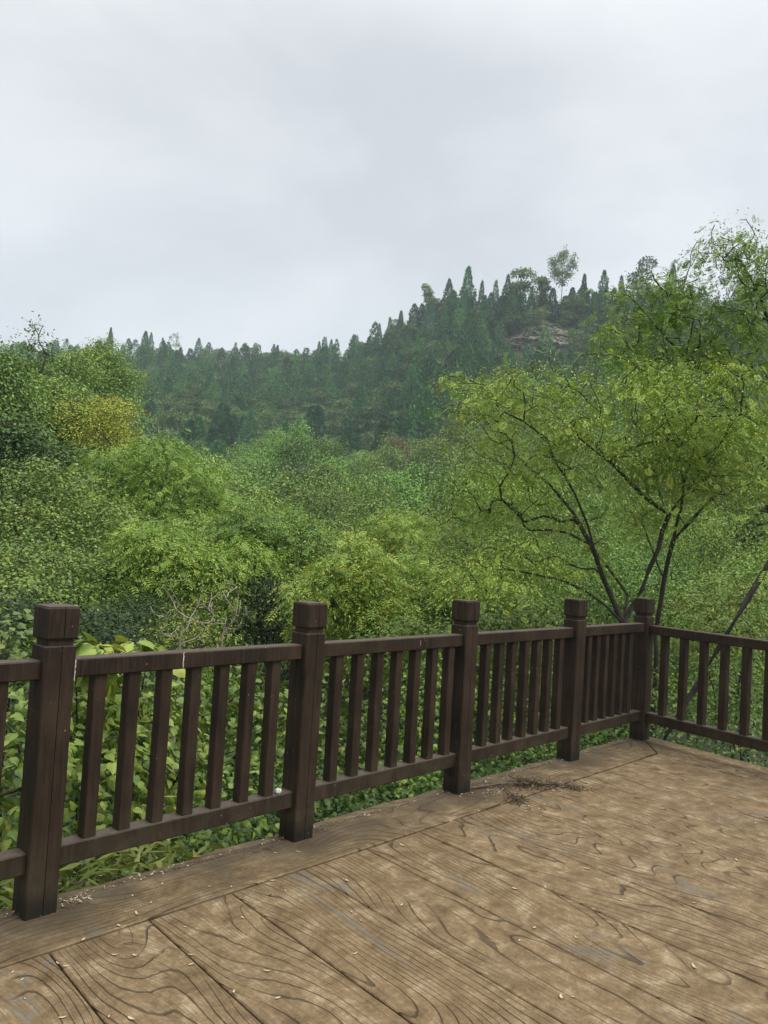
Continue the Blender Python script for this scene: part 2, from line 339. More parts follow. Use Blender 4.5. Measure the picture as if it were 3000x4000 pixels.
# ------------------------------------------------------------------ ground
cosT, sinT = math.cos(TH), math.sin(TH)
def to_fence(x, y):
    X = x - P5[0]; Y = y - P5[1]
    return X * cosT + Y * sinT, -X * sinT + Y * cosT
def to_world(d, n, z=0.0):
    return np.array([P5[0] + d * cosT - n * sinT, P5[1] + d * sinT + n * cosT, z])
def vnoise(x, y, seed=0):
    """cheap smooth noise"""
    r = 0
    rg = np.random.RandomState(seed)
    for k in range(5):
        a = rg.uniform(0, 6.28); f = 0.045 * 1.9 ** k
        r = r + np.sin(x * math.cos(a) * f + y * math.sin(a) * f + rg.uniform(0, 6)) * np.cos(y * math.cos(a) * f * 0.8 - x * math.sin(a) * f + rg.uniform(0, 6)) / 1.5 ** k
    return r
SKY_X = np.array([-700, -300, 0, 100, 250, 320, 430, 530, 620, 700, 750, 800, 850, 890, 930, 1013, 1100, 1220, 1300, 1400, 1500, 1659, 2000, 2400.])
SKY_Y = np.array([700, 730, 752, 752, 748, 743, 752, 764, 757, 752, 758, 741, 706, 662, 646, 640, 632, 630, 632, 622, 618, 606, 640, 700.])
RID_R = np.interp(SKY_X, [0, 700, 900, 1659], [275, 262, 195, 185])
RID_H = np.interp(SKY_X, [0, 700, 900, 1659], [7.0, 7.0, 8.0, 8.5])     # trees standing on the ridge
AZ = []; RZ = []
for x_, y_, r_, h_ in zip(SKY_X, SKY_Y, RID_R, RID_H):
    d_ = ray(x_, y_); AZ.append(math.atan2(d_[0], d_[1])); RZ.append(CAM_H + d_[2] * r_ - h_)
AZ = np.array(AZ); RZ = np.array(RZ)
def ridge(az): return np.interp(az, AZ, RID_R), np.interp(az, AZ, RZ)
def ground_z(x, y):
    x = np.asarray(x, float); y = np.asarray(y, float)
    d, n = to_fence(x, y)
    d2 = d * math.cos(0.18) + n * -math.sin(0.18)
    s = np.maximum(n - 0.25, d2 - 0.25)
    s = np.maximum(s, 0)
    z = -0.42 - 0.42 * np.minimum(s, 4) - 0.36 * np.clip(s - 4, 0, 14)
    r = np.hypot(x, y); az = np.arctan2(x, y)
    rr, rz = ridge(az)
    front = np.clip((y - 10) / 20, 0, 1)
    t1 = np.clip((r - 40) / 55, 0, 1)
    z = z + front * t1 * (6.5 + 0 * r) * t1
    t2 = np.clip((r - 95) / (rr - 95), 0, 1)
    zf = z
    hill = zf + (rz - zf) * (0.9 * t2 + 0.1 * t2 ** 2)
    z = np.where(r > 95, zf + (hill - zf) * front, z)
    z = z - np.where(r > rr, (r - rr) * 0.35 * front * np.exp(-(r - rr) / 260), 0)
    z = z + front * np.clip((r - 30) / 60, 0, 1) * vnoise(x, y, 3) * 1.3
    return z
def build_ground():
    azs = np.radians(np.concatenate([np.arange(-180, -36, 6), np.arange(-36, 36, 0.6), np.arange(36, 180, 6)]))
    rs = np.concatenate([np.linspace(0.3, 30, 60), np.linspace(31, 100, 55), np.linspace(102, 330, 90), np.linspace(345, 700, 14)])
    A, R = np.meshgrid(azs, rs); X = R * np.sin(A); Y = R * np.cos(A)
    Z = ground_z(X, Y)
    V = np.stack([X.ravel(), Y.ravel(), Z.ravel()], 1)
    na, nr = len(azs), len(rs)
    i, j = np.meshgrid(np.arange(na), np.arange(nr - 1)); i = i.ravel(); j = j.ravel(); i2 = (i + 1) % na
    F = np.stack([j * na + i, (j + 1) * na + i, (j + 1) * na + i2, j * na + i2], 1)[:, ::-1]
    return mesh_np('ground', V, [F], smooth=True)
tag(obj('ground', build_ground(), M_SOIL), 'dark leafy soil of the wooded valley and hillside under the trees', 'ground', kind='structure')

# ------------------------------------------------------------------ deck (stamped concrete planks)
RZ_A = math.radians(-100)                  # direction of the right-hand railing, in the fence frame
rd = np.array([math.cos(RZ_A), math.sin(RZ_A)]); rn = np.array([-rd[1], rd[0]])   # rn points off the deck
rn = rn if rn[0] > 0 else -rn
def clip_poly(P, nrm, c):
    o = []
    for k in range(len(P)):
        a, b = P[k], P[(k + 1) % len(P)]
        da, db = a @ nrm - c, b @ nrm - c
        if da <= 0: o.append(a)
        if (da <= 0) != (db <= 0): o.append(a + (b - a) * da / (da - db))
    return o
def build_deck():
    g = G(); uvs = []; ids = []
    def plank(P, pid, dirv, z=0.0, inset=0.0055):
        P = [np.array(p, float) for p in P]
        if len(P) < 3: return
        area = sum(P[i][0] * P[(i + 1) % len(P)][1] - P[(i + 1) % len(P)][0] * P[i][1] for i in range(len(P)))
        if area < 0: P = P[::-1]
        if abs(area) < 1e-4: return
        n = len(P); Q = []
        for i in range(n):
            a, b, c_ = P[i - 1], P[i], P[(i + 1) % n]
            e1 = (b - a) / (np.linalg.norm(b - a) + 1e-9); e2 = (c_ - b) / (np.linalg.norm(c_ - b) + 1e-9)
            m_ = np.array([-e1[1], e1[0]]) + np.array([-e2[1], e2[0]]); m_ /= (np.linalg.norm(m_) + 1e-9)
            Q.append(b + m_ * inset)
        Q2 = [q + (q - p) / 1.0 for p, q in zip(P, Q)]
        b0 = len(g.v)
        pv = np.array([-dirv[1], dirv[0]])
        for ring, zz in ((Q, z - 0.02), (Q, z - 0.004), (Q2, z)):
            for q in ring:
                g.v.append((q[0], q[1], zz)); uvs.append((q @ dirv, q @ pv)); ids.append(pid)
        for r_ in range(2):
            for i in range(n):
                j = (i + 1) % n
                g.f.append([b0 + r_ * n + i, b0 + r_ * n + j, b0 + (r_ + 1) * n + j, b0 + (r_ + 1) * n + i])
        g.f.append([b0 + 2 * n + i for i in range(n)])
    rg = np.random.RandomState(5)
    seam = -0.325 * S
    corner_in = np.array([-0.34, -0.31]) * S
    # border planks
    plank([(-12, seam), tuple(corner_in), (0.03, -0.01), (0.03, 0.075), (-12, 0.075)], 1.0, np.array([1.0, 0.0]))
    xs = np.linspace(0.10, -12, 110)
    outer = [(x, 0.16 + 0.014 * math.sin(x * 1.7) + 0.010 * math.sin(x * 7.3) + rg.uniform(-0.010, 0.010)) for x in xs]
    plank([(-12, 0.075), (0.03, 0.075)] + outer, 2.0, np.array([1.0, 0.0]), z=-0.003, inset=0.003)
    # right border
    e0 = corner_in; e1 = corner_in + rd * 9
    q0 = np.array([0.03, -0.01]); w_ = 0.25
    outr = []
    for k in range(60):
        p = np.array([0.235, 0.02]) + rd * (k * 0.15) + rn * (rg.uniform(-0.006, 0.006) - 0.012)
        outr.append(tuple(p))
    plank([tuple(e0), tuple(q0), (0.03, 0.075), (0.12, 0.165), (0.19, 0.13)] + outr + [tuple(e1)], 3.0, rd)
    # field planks
    pa = math.radians(-95.0); pdv = np.array([math.cos(pa), math.sin(pa)])
    sd_ = [-0.42, -0.90, -1.36, -1.817, -2.30, -2.785, -3.26, -3.74, -4.215, -4.69, -5.172, -5.63, -6.097, -6.56, -7.03, -7.5, -7.97, -8.44, -8.9, -9.4, -9.9, -10.4, -10.9]
    cc = e0 @ rn
    sd_ = [0.3, 0.0] + sd_
    for k in range(len(sd_) - 1):
        a = np.array([sd_[k] * S, seam]); b = np.array([sd_[k + 1] * S, seam])
        P = [a, b, b + pdv * 8, a + pdv * 8]
        P = clip_poly(P, rn, cc)
        plank(P, 10.0 + k, pdv, z=rg.uniform(-0.0015, 0.001))
    nt_ = len(g.v)
    # the slab below
    sl_ = [(-12.0, -8.5), tuple(e1 + rn * 0.2)] + [(p[0] - 0.01, p[1]) for p in outr[::-1]] + [(0.18, 0.12), (0.11, 0.15)] + [(x, y - 0.01) for x, y in outer]
    n = len(sl_); g.prism(sl_, -0.34, -0.0195)
    for v in g.v[nt_:]: uvs.append((v[0] + v[2], v[1] + v[2])); ids.append(3.5)
    me = bpy.data.meshes.new('deck'); me.from_pydata(g.v, [], g.f); me.update()
    uvl = me.uv_layers.new(name='grain')
    lv = np.zeros(len(me.loops), dtype=np.int32); me.loops.foreach_get('vertex_index', lv)
    uvl.data.foreach_set('uv', np.array(uvs, dtype=np.float32)[lv].ravel())
    at_ = me.attributes.new('plank', 'FLOAT', 'POINT'); at_.data.foreach_set('value', np.array(ids, dtype=np.float32))
    return me
FR = dict(loc=(P5[0], P5[1], 0), rz=TH)
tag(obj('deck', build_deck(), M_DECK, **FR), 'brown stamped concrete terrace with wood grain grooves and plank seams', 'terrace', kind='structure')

# ------------------------------------------------------------------ railing
W_ = 0.15 * S; H1 = 1.2353 * S; HC0 = 1.266 * S; HC1 = 1.4184 * S
def post_section(o=0.0, c=0.006, notch=True):
    """square W_ wide from (0,0), grown by o, with chamfered corners and a thin joint line in each face"""
    a, b = -o, W_ + o; m_ = W_ / 2 + 0.006; h = 0.0016; dp = 0.005
    P = [(a + c, a)]
    if notch: P += [(m_ - h, a), (m_, a + dp), (m_ + h, a)]
    P += [(b - c, a), (b, a + c)]
    if notch: P += [(b, m_ - h), (b - dp, m_), (b, m_ + h)]
    P += [(b, b - c), (b - c, b)]
    if notch: P += [(m_ + h, b), (m_, b - dp), (m_ - h, b)]
    P += [(a + c, b), (a, b - c)]
    if notch: P += [(a, m_ + h), (a + dp, m_), (a, m_ - h)]
    P += [(a, a + c)]
    return P
def shrink(P, k):
    c_ = W_ / 2
    return [(c_ + (x - c_) * k, c_ + (y - c_) * k) for x, y in P]
def post_mesh():
    g = G(); s0 = post_section()
    g.prism(s0, -0.01, H1 - 0.005, cap1=False)
    g.prism(s0, H1 - 0.005, H1, sec_top=shrink(s0, 0.93), cap0=False)
    return g.mesh('post')
def cap_mesh():
    g = G(); s0 = post_section(0.003, 0.008); nk = shrink(post_section(0, 0.006, False), 0.84)
    g.prism(nk, H1 - 0.002, HC0 + 0.002)
    g.prism(shrink(s0, 0.93), HC0, HC0 + 0.007, sec_top=s0, cap1=False)
    g.prism(s0, HC0 + 0.007, HC1 - 0.009, cap0=False, cap1=False)
    g.prism(s0, HC1 - 0.009, HC1, sec_top=shrink(s0, 0.90), cap0=False)
    return g.mesh('post_cap')
PM, CM = post_mesh(), cap_mesh()
RY0, RY1 = 0.034 * S, 0.130 * S
TZ0, TZ1, BZ0, BZ1 = 1.080 * S, 1.168 * S, 0.195 * S, 0.292 * S
BW = 0.066 * S
def bal_mesh():
    g = G(); b = BW / 2; c = 0.004
    sec = [(-b + c, -b), (b - c, -b), (b, -b + c), (b, b - c), (b - c, b), (-b + c, b), (-b, b - c), (-b, -b + c)]
    g.prism(sec, BZ1 - 0.004, TZ0 + 0.004)
    return g.mesh('baluster')
BM = bal_mesh()
rng = random.Random(11)
def add_post(parent, x, y=0.0, lab=None, tilt=0):
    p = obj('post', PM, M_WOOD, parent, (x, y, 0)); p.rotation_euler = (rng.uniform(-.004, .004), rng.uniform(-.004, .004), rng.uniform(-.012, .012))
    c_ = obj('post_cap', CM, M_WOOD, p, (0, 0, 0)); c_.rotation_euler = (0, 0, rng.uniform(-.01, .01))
    if lab: p['label'] = lab
    return p
def add_bay(parent, x0, x1, n, first=None, sp=None, dz0=0, dz1=0):
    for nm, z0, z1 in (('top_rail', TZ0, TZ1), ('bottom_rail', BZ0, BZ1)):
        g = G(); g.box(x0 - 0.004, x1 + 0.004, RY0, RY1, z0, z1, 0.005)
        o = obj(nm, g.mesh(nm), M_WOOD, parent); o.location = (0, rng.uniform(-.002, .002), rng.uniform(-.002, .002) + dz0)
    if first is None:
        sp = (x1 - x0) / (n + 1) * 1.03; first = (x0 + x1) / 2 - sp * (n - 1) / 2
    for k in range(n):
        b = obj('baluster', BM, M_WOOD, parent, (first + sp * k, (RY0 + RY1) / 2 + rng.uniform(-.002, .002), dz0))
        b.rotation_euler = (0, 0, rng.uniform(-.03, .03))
FPOS = [v * S for v in (-7.64, -6.0717, -4.4998, -2.9466, -1.3685, 0.0)]
fence = empty('wooden_railing', (P5[0], P5[1], 0), TH)
tag(fence, 'long dark brown wooden railing on the valley side, with square capped posts', 'railing')
for i, x in enumerate(FPOS): add_post(fence, x)
bays = [(7, None, None), (7, -5.762 * S, 0.182 * S), (7, -4.165 * S, 0.187 * S), (7, -2.59 * S, 0.178 * S), (6, -1.035 * S, 0.160 * S)]
for i, (n, f0, sp) in enumerate(bays):
    add_bay(fence, FPOS[i] + W_, FPOS[i + 1], n, f0, sp)
# right-hand railing, meets the corner post
RL = 2.02 * S
fence2 = empty('wooden_railing', (*to_world(0.085 * S, 0.0)[:2], 0), TH + RZ_A)
tag(fence2, 'short dark brown wooden railing turning off from the corner post to the right', 'railing')
# local x runs along rd; the deck side is +y mirrored, so build with negative depth
def right_bay():
    for nm, z0, z1 in (('top_rail', TZ0 - 0.015, TZ1 - 0.015), ('bottom_rail', BZ0 - 0.012, BZ1 - 0.012)):
        g = G(); g.box(0.012, RL, -0.048 * S + 0.0, 0.048 * S, z0, z1, 0.005)
        obj(nm, g.mesh(nm), M_WOOD, fence2)
    for k in range(8):
        b = obj('baluster', BM, M_WOOD, fence2, ((0.165 + 0.213 * k) * S, 0, -0.013)); b.rotation_euler = (0, 0, rng.uniform(-.03, .03))
    p = add_post(fence2, RL, -W_ / 2)
right_bay()

# pale stains on the rails
def stain(parent, x, z, wd, h, seed, y=None, top=False):
    r_ = random.Random(seed); g = G(); n = 9; L_, R_ = [], []
    for k in range(n + 1):
        t_ = k / n; zz = z - h * t_; c_ = x + r_.uniform(-.2, .2) * wd; hw = wd * (0.5 * r_.uniform(0.35, 1.0)) * (1 - 0.4 * t_)
        L_.append((c_ - hw, zz)); R_.append((c_ + hw, zz))
    yf = RY0 - 0.0022 if y is None else y
    for k in range(n):
        a, b, c2, d2 = L_[k], R_[k], R_[k + 1], L_[k + 1]
        g.poly([(a[0], yf, a[1]), (d2[0], yf, d2[1]), (c2[0], yf, c2[1]), (b[0], yf, b[1])])
        g.poly([(a[0], yf + .004, a[1]), (b[0], yf + .004, b[1]), (c2[0], yf + .004, c2[1]), (d2[0], yf + .004, d2[1])])
    return obj('white_stain', g.mesh('white_stain'), M_WHITE, parent)
stain(fence, FPOS[1] + W_ + 0.012, TZ1 - 0.004, 0.012, 0.085, 1)
stain(fence, -5.318 * S, TZ1 - 0.003, 0.010, 0.070, 2)
stain(fence, -3.42 * S, TZ1 - 0.02, 0.006, 0.03, 3)
stain(fence, -1.19 * S, TZ1 - 0.02, 0.008, 0.028, 4)

# ------------------------------------------------------------------ foliage engine
def rot_basis(fwd, up):
    f = fwd / (np.linalg.norm(fwd, axis=1, keepdims=True) + 1e-9)
    s_ = np.cross(f, up); s_ /= (np.linalg.norm(s_, axis=1, keepdims=True) + 1e-9)
    u = np.cross(s_, f)
    return np.stack([s_, f, u], 2)          # columns: x side, y forward, z normal
def scatter(T, TF, P, B, sc, tint):
    n, k = len(P), len(T)
    V = np.einsum('nij,kj->nki', B, T) * np.asarray(sc)[:, None, None] + P[:, None, :]
    F = []
    for f in TF:
        f = np.asarray(f); F.append((np.arange(n)[:, None, None] * k + f[None]).reshape(-1, f.shape[1]))
    return V.reshape(-1, 3), F, np.repeat(tint, k)
def join(parts):
    V = []; F = {}; T = []; o = 0
    for v, fs, t_ in parts:
        V.append(v); T.append(t_)
        for f in fs: F.setdefault(f.shape[1], []).append(f + o)
        o += len(v)
    return np.concatenate(V), [np.concatenate(x) for x in F.values()], np.concatenate(T)
# leaf templates (unit length along +y)
def t_quad(wd=0.55): 
    return np.array([[0, 0, 0], [wd / 2, 0.42, -0.05], [0, 1, -0.12], [-wd / 2, 0.42, -0.05]]), [[[0, 1, 2, 3]]]
def t_heart():
    T = [[0, 0.0, 0], [0.26, -0.10, -.03], [0.44, 0.12, -.07], [0.40, 0.42, -.08], [0.18, 0.74, -.09], [0, 1.05, -.16],
         [-0.18, 0.74, -.09], [-0.40, 0.42, -.08], [-0.44, 0.12, -.07], [-0.26, -0.10, -.03], [0, 0.45, 0.035]]
    F4 = [[0, 1, 2, 10], [10, 2, 3, 4], [0, 10, 8, 9], [10, 6, 7, 8]]
    F3 = [[10, 4, 5], [10, 5, 6]]
    return np.array(T), [F4, F3]
def t_pinnate(pairs=5, wl=0.30, ll=0.42):
    V = []; F = []
    def leaflet(o, d, l, w2, drop):
        b = len(V); d = np.array(d) / np.linalg.norm(d); s_ = np.array([d[1], -d[0], 0])
        for a, q, z in ((0, 0, 0), (0.45, w2 / 2, -.02), (1, 0, -drop), (0.45, -w2 / 2, -.02)):
            V.append(np.array(o) + d * a * l + s_ * q + np.array([0, 0, z]))
        F.append([b, b + 1, b + 2, b + 3])
    for k in range(pairs):
        y = 0.18 + 0.72 * k / (pairs - 1) if pairs > 1 else .5
        l = ll * (0.75 + 0.5 * math.sin(math.pi * (k + 1) / (pairs + 1.5)))
        z = -0.22 * y * y
        for s_ in (1, -1): leaflet((0, y + (0.03 if s_ > 0 else 0), z), (s_, 0.62, 0), l, 0.135, 0.07)
    leaflet((0, 0.92, -0.2), (0, 1, 0), ll * 0.9, 0.135, 0.06)
    b = len(V)                                       # the rachis, a thin flat strip
    V += [np.array([-0.007, 0, 0]), np.array([0.007, 0, 0]), np.array([0.005, 0.95, -0.2]), np.array([-0.005, 0.95, -0.2])]
    F.append([b, b + 1, b + 2, b + 3])
    return np.array(V), [F]
T_QUAD, T_NARROW, T_HEART = t_quad(0.62), t_quad(0.2), t_heart()
T_LEAFLET = t_quad(0.36); T_ROUND = t_quad(0.8)
T_PINN, T_PINN2 = t_pinnate(5, ll=0.34), t_pinnate(4, ll=0.38)

def skeleton(rg, stems, targets, step=0.35, lift=0.15, tip=0.004, expo=2.4, wander=0.12):
    """stems: list of polylines. returns nodes, parents, radii"""
    P = []; par = []
    for st in stems:
        st = np.asarray(st, float); prev = -1
        if P:
            dd = np.linalg.norm(np.array(P) - st[0], axis=1); j = int(dd.argmin())
            if dd[j] < 0.15: prev = j
        for i in range(len(st) - 1):
            m_ = max(1, int(np.linalg.norm(st[i + 1] - st[i]) / step))
            for q in range(m_ + 1 if i == len(st) - 2 else m_):
                if i == 0 and q == 0 and prev >= 0: continue
                pt = st[i] + (st[i + 1] - st[i]) * q / m_
                pt = pt + rg.normal(0, wander * 0.12 * step, 3)
                P.append(pt); par.append(prev); prev = len(P) - 1
    root = P[0]
    nst = len(P)
    order = np.argsort(np.linalg.norm(targets - np.mean(P, axis=0), axis=1))
    ends = []
    for ti in order:
        tg = targets[ti]; A = np.array(P)
        v = tg - A; dist = np.linalg.norm(v, axis=1)
        cost = dist + 0.9 * np.maximum(0, A[:, 2] - tg[2] + 0.25 * dist)
        cost[0] += 0.5
        j = int(cost.argmin()); a = A[j]; dist = dist[j]
        m_ = max(2, int(dist / step)); prev = j
        dirp = (a - A[par[j]]) if par[j] >= 0 else np.array([0, 0, 1.0])
        dirp = dirp / (np.linalg.norm(dirp) + 1e-9)
        ctrl = a + dirp * dist * 0.38 + np.array([0, 0, lift * dist * 0.5]) + rg.normal(0, wander * dist * 0.25, 3)
        for q in range(1, m_ + 1):
            u = q / m_; pt = (1 - u) ** 2 * a + 2 * u * (1 - u) * ctrl + u * u * tg
            P.append(pt); par.append(prev); prev = len(P) - 1
        ends.append(prev)
    P = np.array(P); par = np.array(par); n = len(P)
    r = np.full(n, 0.0); acc = np.zeros(n)
    for i in range(n - 1, -1, -1):
        r[i] = max(tip, acc[i] ** (1 / expo)) if acc[i] > 0 else tip
        if par[i] >= 0: acc[par[i]] += r[i] ** expo
    return P, par, r, np.array(ends)
def tubes(P, par, r, sides=5, rmin=0.0, taper=1.0):
    n = len(P); D = np.zeros((n, 3))
    has = par >= 0
    D[has] = P[has] - P[par[has]]
    D[~has] = (0, 0, 1)
    D /= (np.linalg.norm(D, axis=1, keepdims=True) + 1e-9)
    main = np.full(n, -1); best = np.zeros(n)
    for i in range(n):
        p = par[i]
        if p >= 0 and r[i] > best[p]: best[p] = r[i]; main[p] = i
    ref = np.tile(np.array([0.31, 0.17, 0.93]), (n, 1)); ref[np.abs(D @ np.array([0.31, 0.17, 0.93])) > 0.97] = (1, 0, 0)
    X = np.cross(D, ref); X /= np.linalg.norm(X, axis=1, keepdims=True); Y = np.cross(D, X)
    ang = np.arange(sides) / sides * 2 * math.pi
    ring = X[:, None] * np.cos(ang)[None, :, None] + Y[:, None] * np.sin(ang)[None, :, None]
    V = P[:, None] + ring * r[:, None, None]
    V = V.reshape(-1, 3); F = []; extra = []; no = len(V)
    idx = np.arange(sides); idn = (idx + 1) % sides
    for i in range(n):
        p = par[i]
        if p < 0 or r[i] < rmin: continue
        if main[p] == i: a = p * sides
        else:
            a = no; no += sides
            extra.append(P[p] + ring[i] * min(r[p], r[i] * 1.2))
        b = i * sides
        F.append(np.stack([a + idx, a + idn, b + idn, b + idx], 1))
    if extra: V = np.concatenate([V, np.concatenate(extra)])
    return V, [np.concatenate(F)]

def blob_targets(rg, blobs):
    out_ = []
    for (c, rad, n) in blobs:
        v = rg.normal(size=(n, 3)); v /= np.linalg.norm(v, axis=1, keepdims=True)
        u = rg.uniform(0.12, 1.0, n) ** 0.42
        out_.append(np.array(c) + v * u[:, None] * np.array(rad))
    return np.concatenate(out_)
def spray_leaves(rg, C0, per, spread, flat, T, size, droop=0.25, outward=None, tint_mu=0.45, tint_sd=0.25, upj=0.35, tipgold=0.0, crown_c=None):
    """leaves round each cluster point, in shallow tilted layers"""
    n = len(C0) * per
    ci = np.repeat(np.arange(len(C0)), per)
    off = rg.normal(size=(n, 3)) * np.array([spread, spread, spread * flat])
    tilt = rg.normal(0, 0.28, (len(C0), 2))[ci]
    off[:, 2] += off[:, 0] * tilt[:, 0] + off[:, 1] * tilt[:, 1] - 0.35 * (off[:, 0] ** 2 + off[:, 1] ** 2) / max(spread, .01)
    P = C0[ci] + off
    fw = off / (np.linalg.norm(off, axis=1, keepdims=True) + 1e-9) + rg.normal(0, 0.55, (n, 3))
    fw[:, 2] = fw[:, 2] * 0.4 - droop
    up = np.tile(np.array([0, 0, 1.0]), (n, 1)) + rg.normal(0, upj, (n, 3))
    B = rot_basis(fw, up)
    sc = size * rg.uniform(0.65, 1.25, n)
    tint = np.clip(rg.normal(tint_mu, tint_sd, n) + rg.normal(0, 0.12, len(C0))[ci], 0, 0.93)
    if tipgold > 0:                                       # young leaves at the ends of the topmost sprays
        rel = np.linalg.norm(off[:, :2], axis=1) / spread
        m_ = (rg.uniform(size=n) < tipgold * np.clip(rel, 0, 2))
        tint[m_] = rg.uniform(0.84, 0.975, m_.sum())
    return scatter(T[0], T[1], P, B, sc, tint)

def make_tree(name, base, stems, blobs, leaf, seed, mleaf, mbark=None, step=0.35, sides=5, tip=0.004, expo=2.4, rmin=0.0, lift=0.15,
              label=None, cat=None, group=None, kind=None, trunkname='trunk', crownname='crown', wander=0.12, bare=0):
    """builds root Empty > trunk, crown.  leaf = list of dicts for spray_leaves"""
    rg = np.random.RandomState(seed)
    base = np.array(base, float)
    tg = blob_targets(rg, blobs)
    P, par, r, ends = skeleton(rg, stems, tg, step=step, tip=tip, expo=expo, lift=lift, wander=wander)
    root = empty(name, tuple(base))
    V, F = tubes(P - base, par, r, sides, rmin)
    obj(trunkname, mesh_np(trunkname, V, F, smooth=True), mbark or M_BARK, root)
    if leaf:
        C0 = P[ends] - base
        # further sprays on the twigs before the ends
        pe = par[ends]; pe2 = par[pe]
        C1 = np.concatenate([C0, P[pe][pe2 >= 0] - base])
        parts = []
        for lf in leaf:
            lf = dict(lf); which = lf.pop('which', 'all')
            if lf['T'] is T_PINN or lf['T'] is T_PINN2:
                fine = dict(lf); fine['T'] = T_LEAFLET; fine['size'] = max(0.042, lf['size'] * 0.34); fine['per'] = int(lf['per'] * 4.4)
                parts.append(spray_leaves(rg, C1, **fine)); lf['per'] = max(2, int(lf['per'] * (0.5 if lf['size'] > 0.15 else 0.26))); lf['size'] *= 0.9
            parts.append(spray_leaves(rg, C0 if which == 'tips' else C1, **lf))
        V, F, t_ = join(parts)
        obj(crownname, mesh_np(crownname, V, F, tint=t_), mleaf, root)
    if label: tag(root, label, cat, group, kind)
    return root
def recolor(o, c):
    for ch in children(o): ch.color = c
def children(o): return [c for c in bpy.data.objects if c.parent == o]
def copy_tree(root, loc, rz, sc, color=None, label=None, cat=None, group=None, kids=None):
    r = root.copy(); COL.objects.link(r); r.location = loc; r.rotation_euler = (0, 0, rz); r.scale = sc
    for ch in (kids if kids is not None else children(root)):
        c = ch.copy(); COL.objects.link(c); c.parent = r
        if color is not None: c.color = color
    tag(r, label, cat, group)
    return r
R_ = np.random.RandomState
def project(X):
    v = np.asarray(X, float) - np.array([0, 0, CAM_H])
    f = v @ c_fwd; k = 1659 / 3000
    return (1500 + FPX * (v @ c_right) / f) * k, (2000 - FPX * (v @ c_up) / f) * k
def gz(x, y): return float(ground_z(x, y))

# ------------------------------------------------------------------ rocks on the hillside
def rock(name, x0, x1, y0, y1, r, seed, label, group=None):
    """a block of bare sandstone whose face looks across the valley"""
    rg = R_(seed)
    xm, ym = (x0 + x1) / 2, (y0 + y1) / 2
    c0 = at(xm, ym, r); wd = (x1 - x0) / 1718 * r; ht = (y1 - y0) / 1718 * r
    nx, nz = 44, 26; dep = 5.0
    az = math.atan2(c0[0], c0[1]); sx = np.array([math.cos(az), -math.sin(az), 0]); fy = np.array([math.sin(az), math.cos(az), 0])
    V = []
    for j in range(nz + 1):
        v = j / nz
        for i in range(nx + 1):
            u = i / nx * 2 - 1
            prof = (1 - abs(u) ** 2.6) ** 0.5
            top = ht * (0.46 * prof + 0.10 * math.sin(u * 5 + seed) * (1 - u * u) + 0.10 * u + 0.10 * float(vnoise(u * 70, seed * 7.0, seed)) * prof)
            bot = -ht * 0.62
            z = bot + (top - bot) * v
            q1 = vnoise(u * 60 + seed * 9, z * 22, seed); q2 = vnoise(u * 150, z * 70 + seed * 5, seed + 1)
            ledge = 1.1 * math.floor(q1 * 1.6 + z * 0.45) * 0.5 + 0.35 * q2
            d_ = (v ** 3) * dep + abs(u) ** 3 * dep * 0.9 + ledge * 0.8 + rg.normal(0, 0.12)
            V.append(sx * u * wd / 2 + fy * d_ + np.array([0, 0, z]))
    V = np.array(V); F = []
    for j in range(nz):
        for i in range(nx):
            a = j * (nx + 1) + i; F.append([a, a + 1, a + nx + 2, a + nx + 1])
    # a back and sides running into the hill
    rim = [j * (nx + 1) for j in range(nz + 1)] + [nz * (nx + 1) + i for i in range(1, nx + 1)] + [j * (nx + 1) + nx for j in range(nz - 1, -1, -1)]
    b0 = len(V); V = np.concatenate([V, V[rim] + fy * 9 - np.array([0, 0, 2.0])])
    for k in range(len(rim) - 1): F.append([rim[k], rim[k + 1], b0 + k + 1, b0 + k])
    o = obj(name, mesh_np(name, V, [np.array(F)], smooth=False), M_ROCK, loc=tuple(c0))
    return tag(o, label, 'rock', group)
ROCKS = [  # x0,x1,y0,y1
    (1082, 1250, 680, 756), (885, 945, 722, 750), (385, 470, 785, 812), (265, 330, 788, 806), (596, 690, 792, 812),
    (355, 440, 925, 950), (243, 268, 890, 955)]
def hill_r(xm, ym):
    """distance at which the sight line through xm, ym meets the hillside"""
    d_ = ray(xm, ym)
    for r in np.arange(85, 330, 1.0):
        if gz(d_[0] * r, d_[1] * r) > CAM_H + d_[2] * r: return r
    return 250.0
RL_ = ['large bare sandstone cliff face below the skyline trees of the right hill', 'small brown rock outcrop at the left shoulder of the right hill',
       'pale rock ledge half hidden among conifers on the left ridge', 'low rock band at the far left of the wooded ridge',
       'rock ledge in the middle of the wooded ridge below the notch', 'bare brown earth bank above the valley trees on the left',
       'reddish bare slip in the slope beside the yellow tree']
RK = []
for k, (x0, x1, y0, y1) in enumerate(ROCKS):
    r = hill_r((x0 + x1) / 2, y1) + 1.0
    RK.append((x0, x1, y0, y1, r)); rock('rock_face', x0, x1, y0, y1, r, 20 + k, RL_[k])

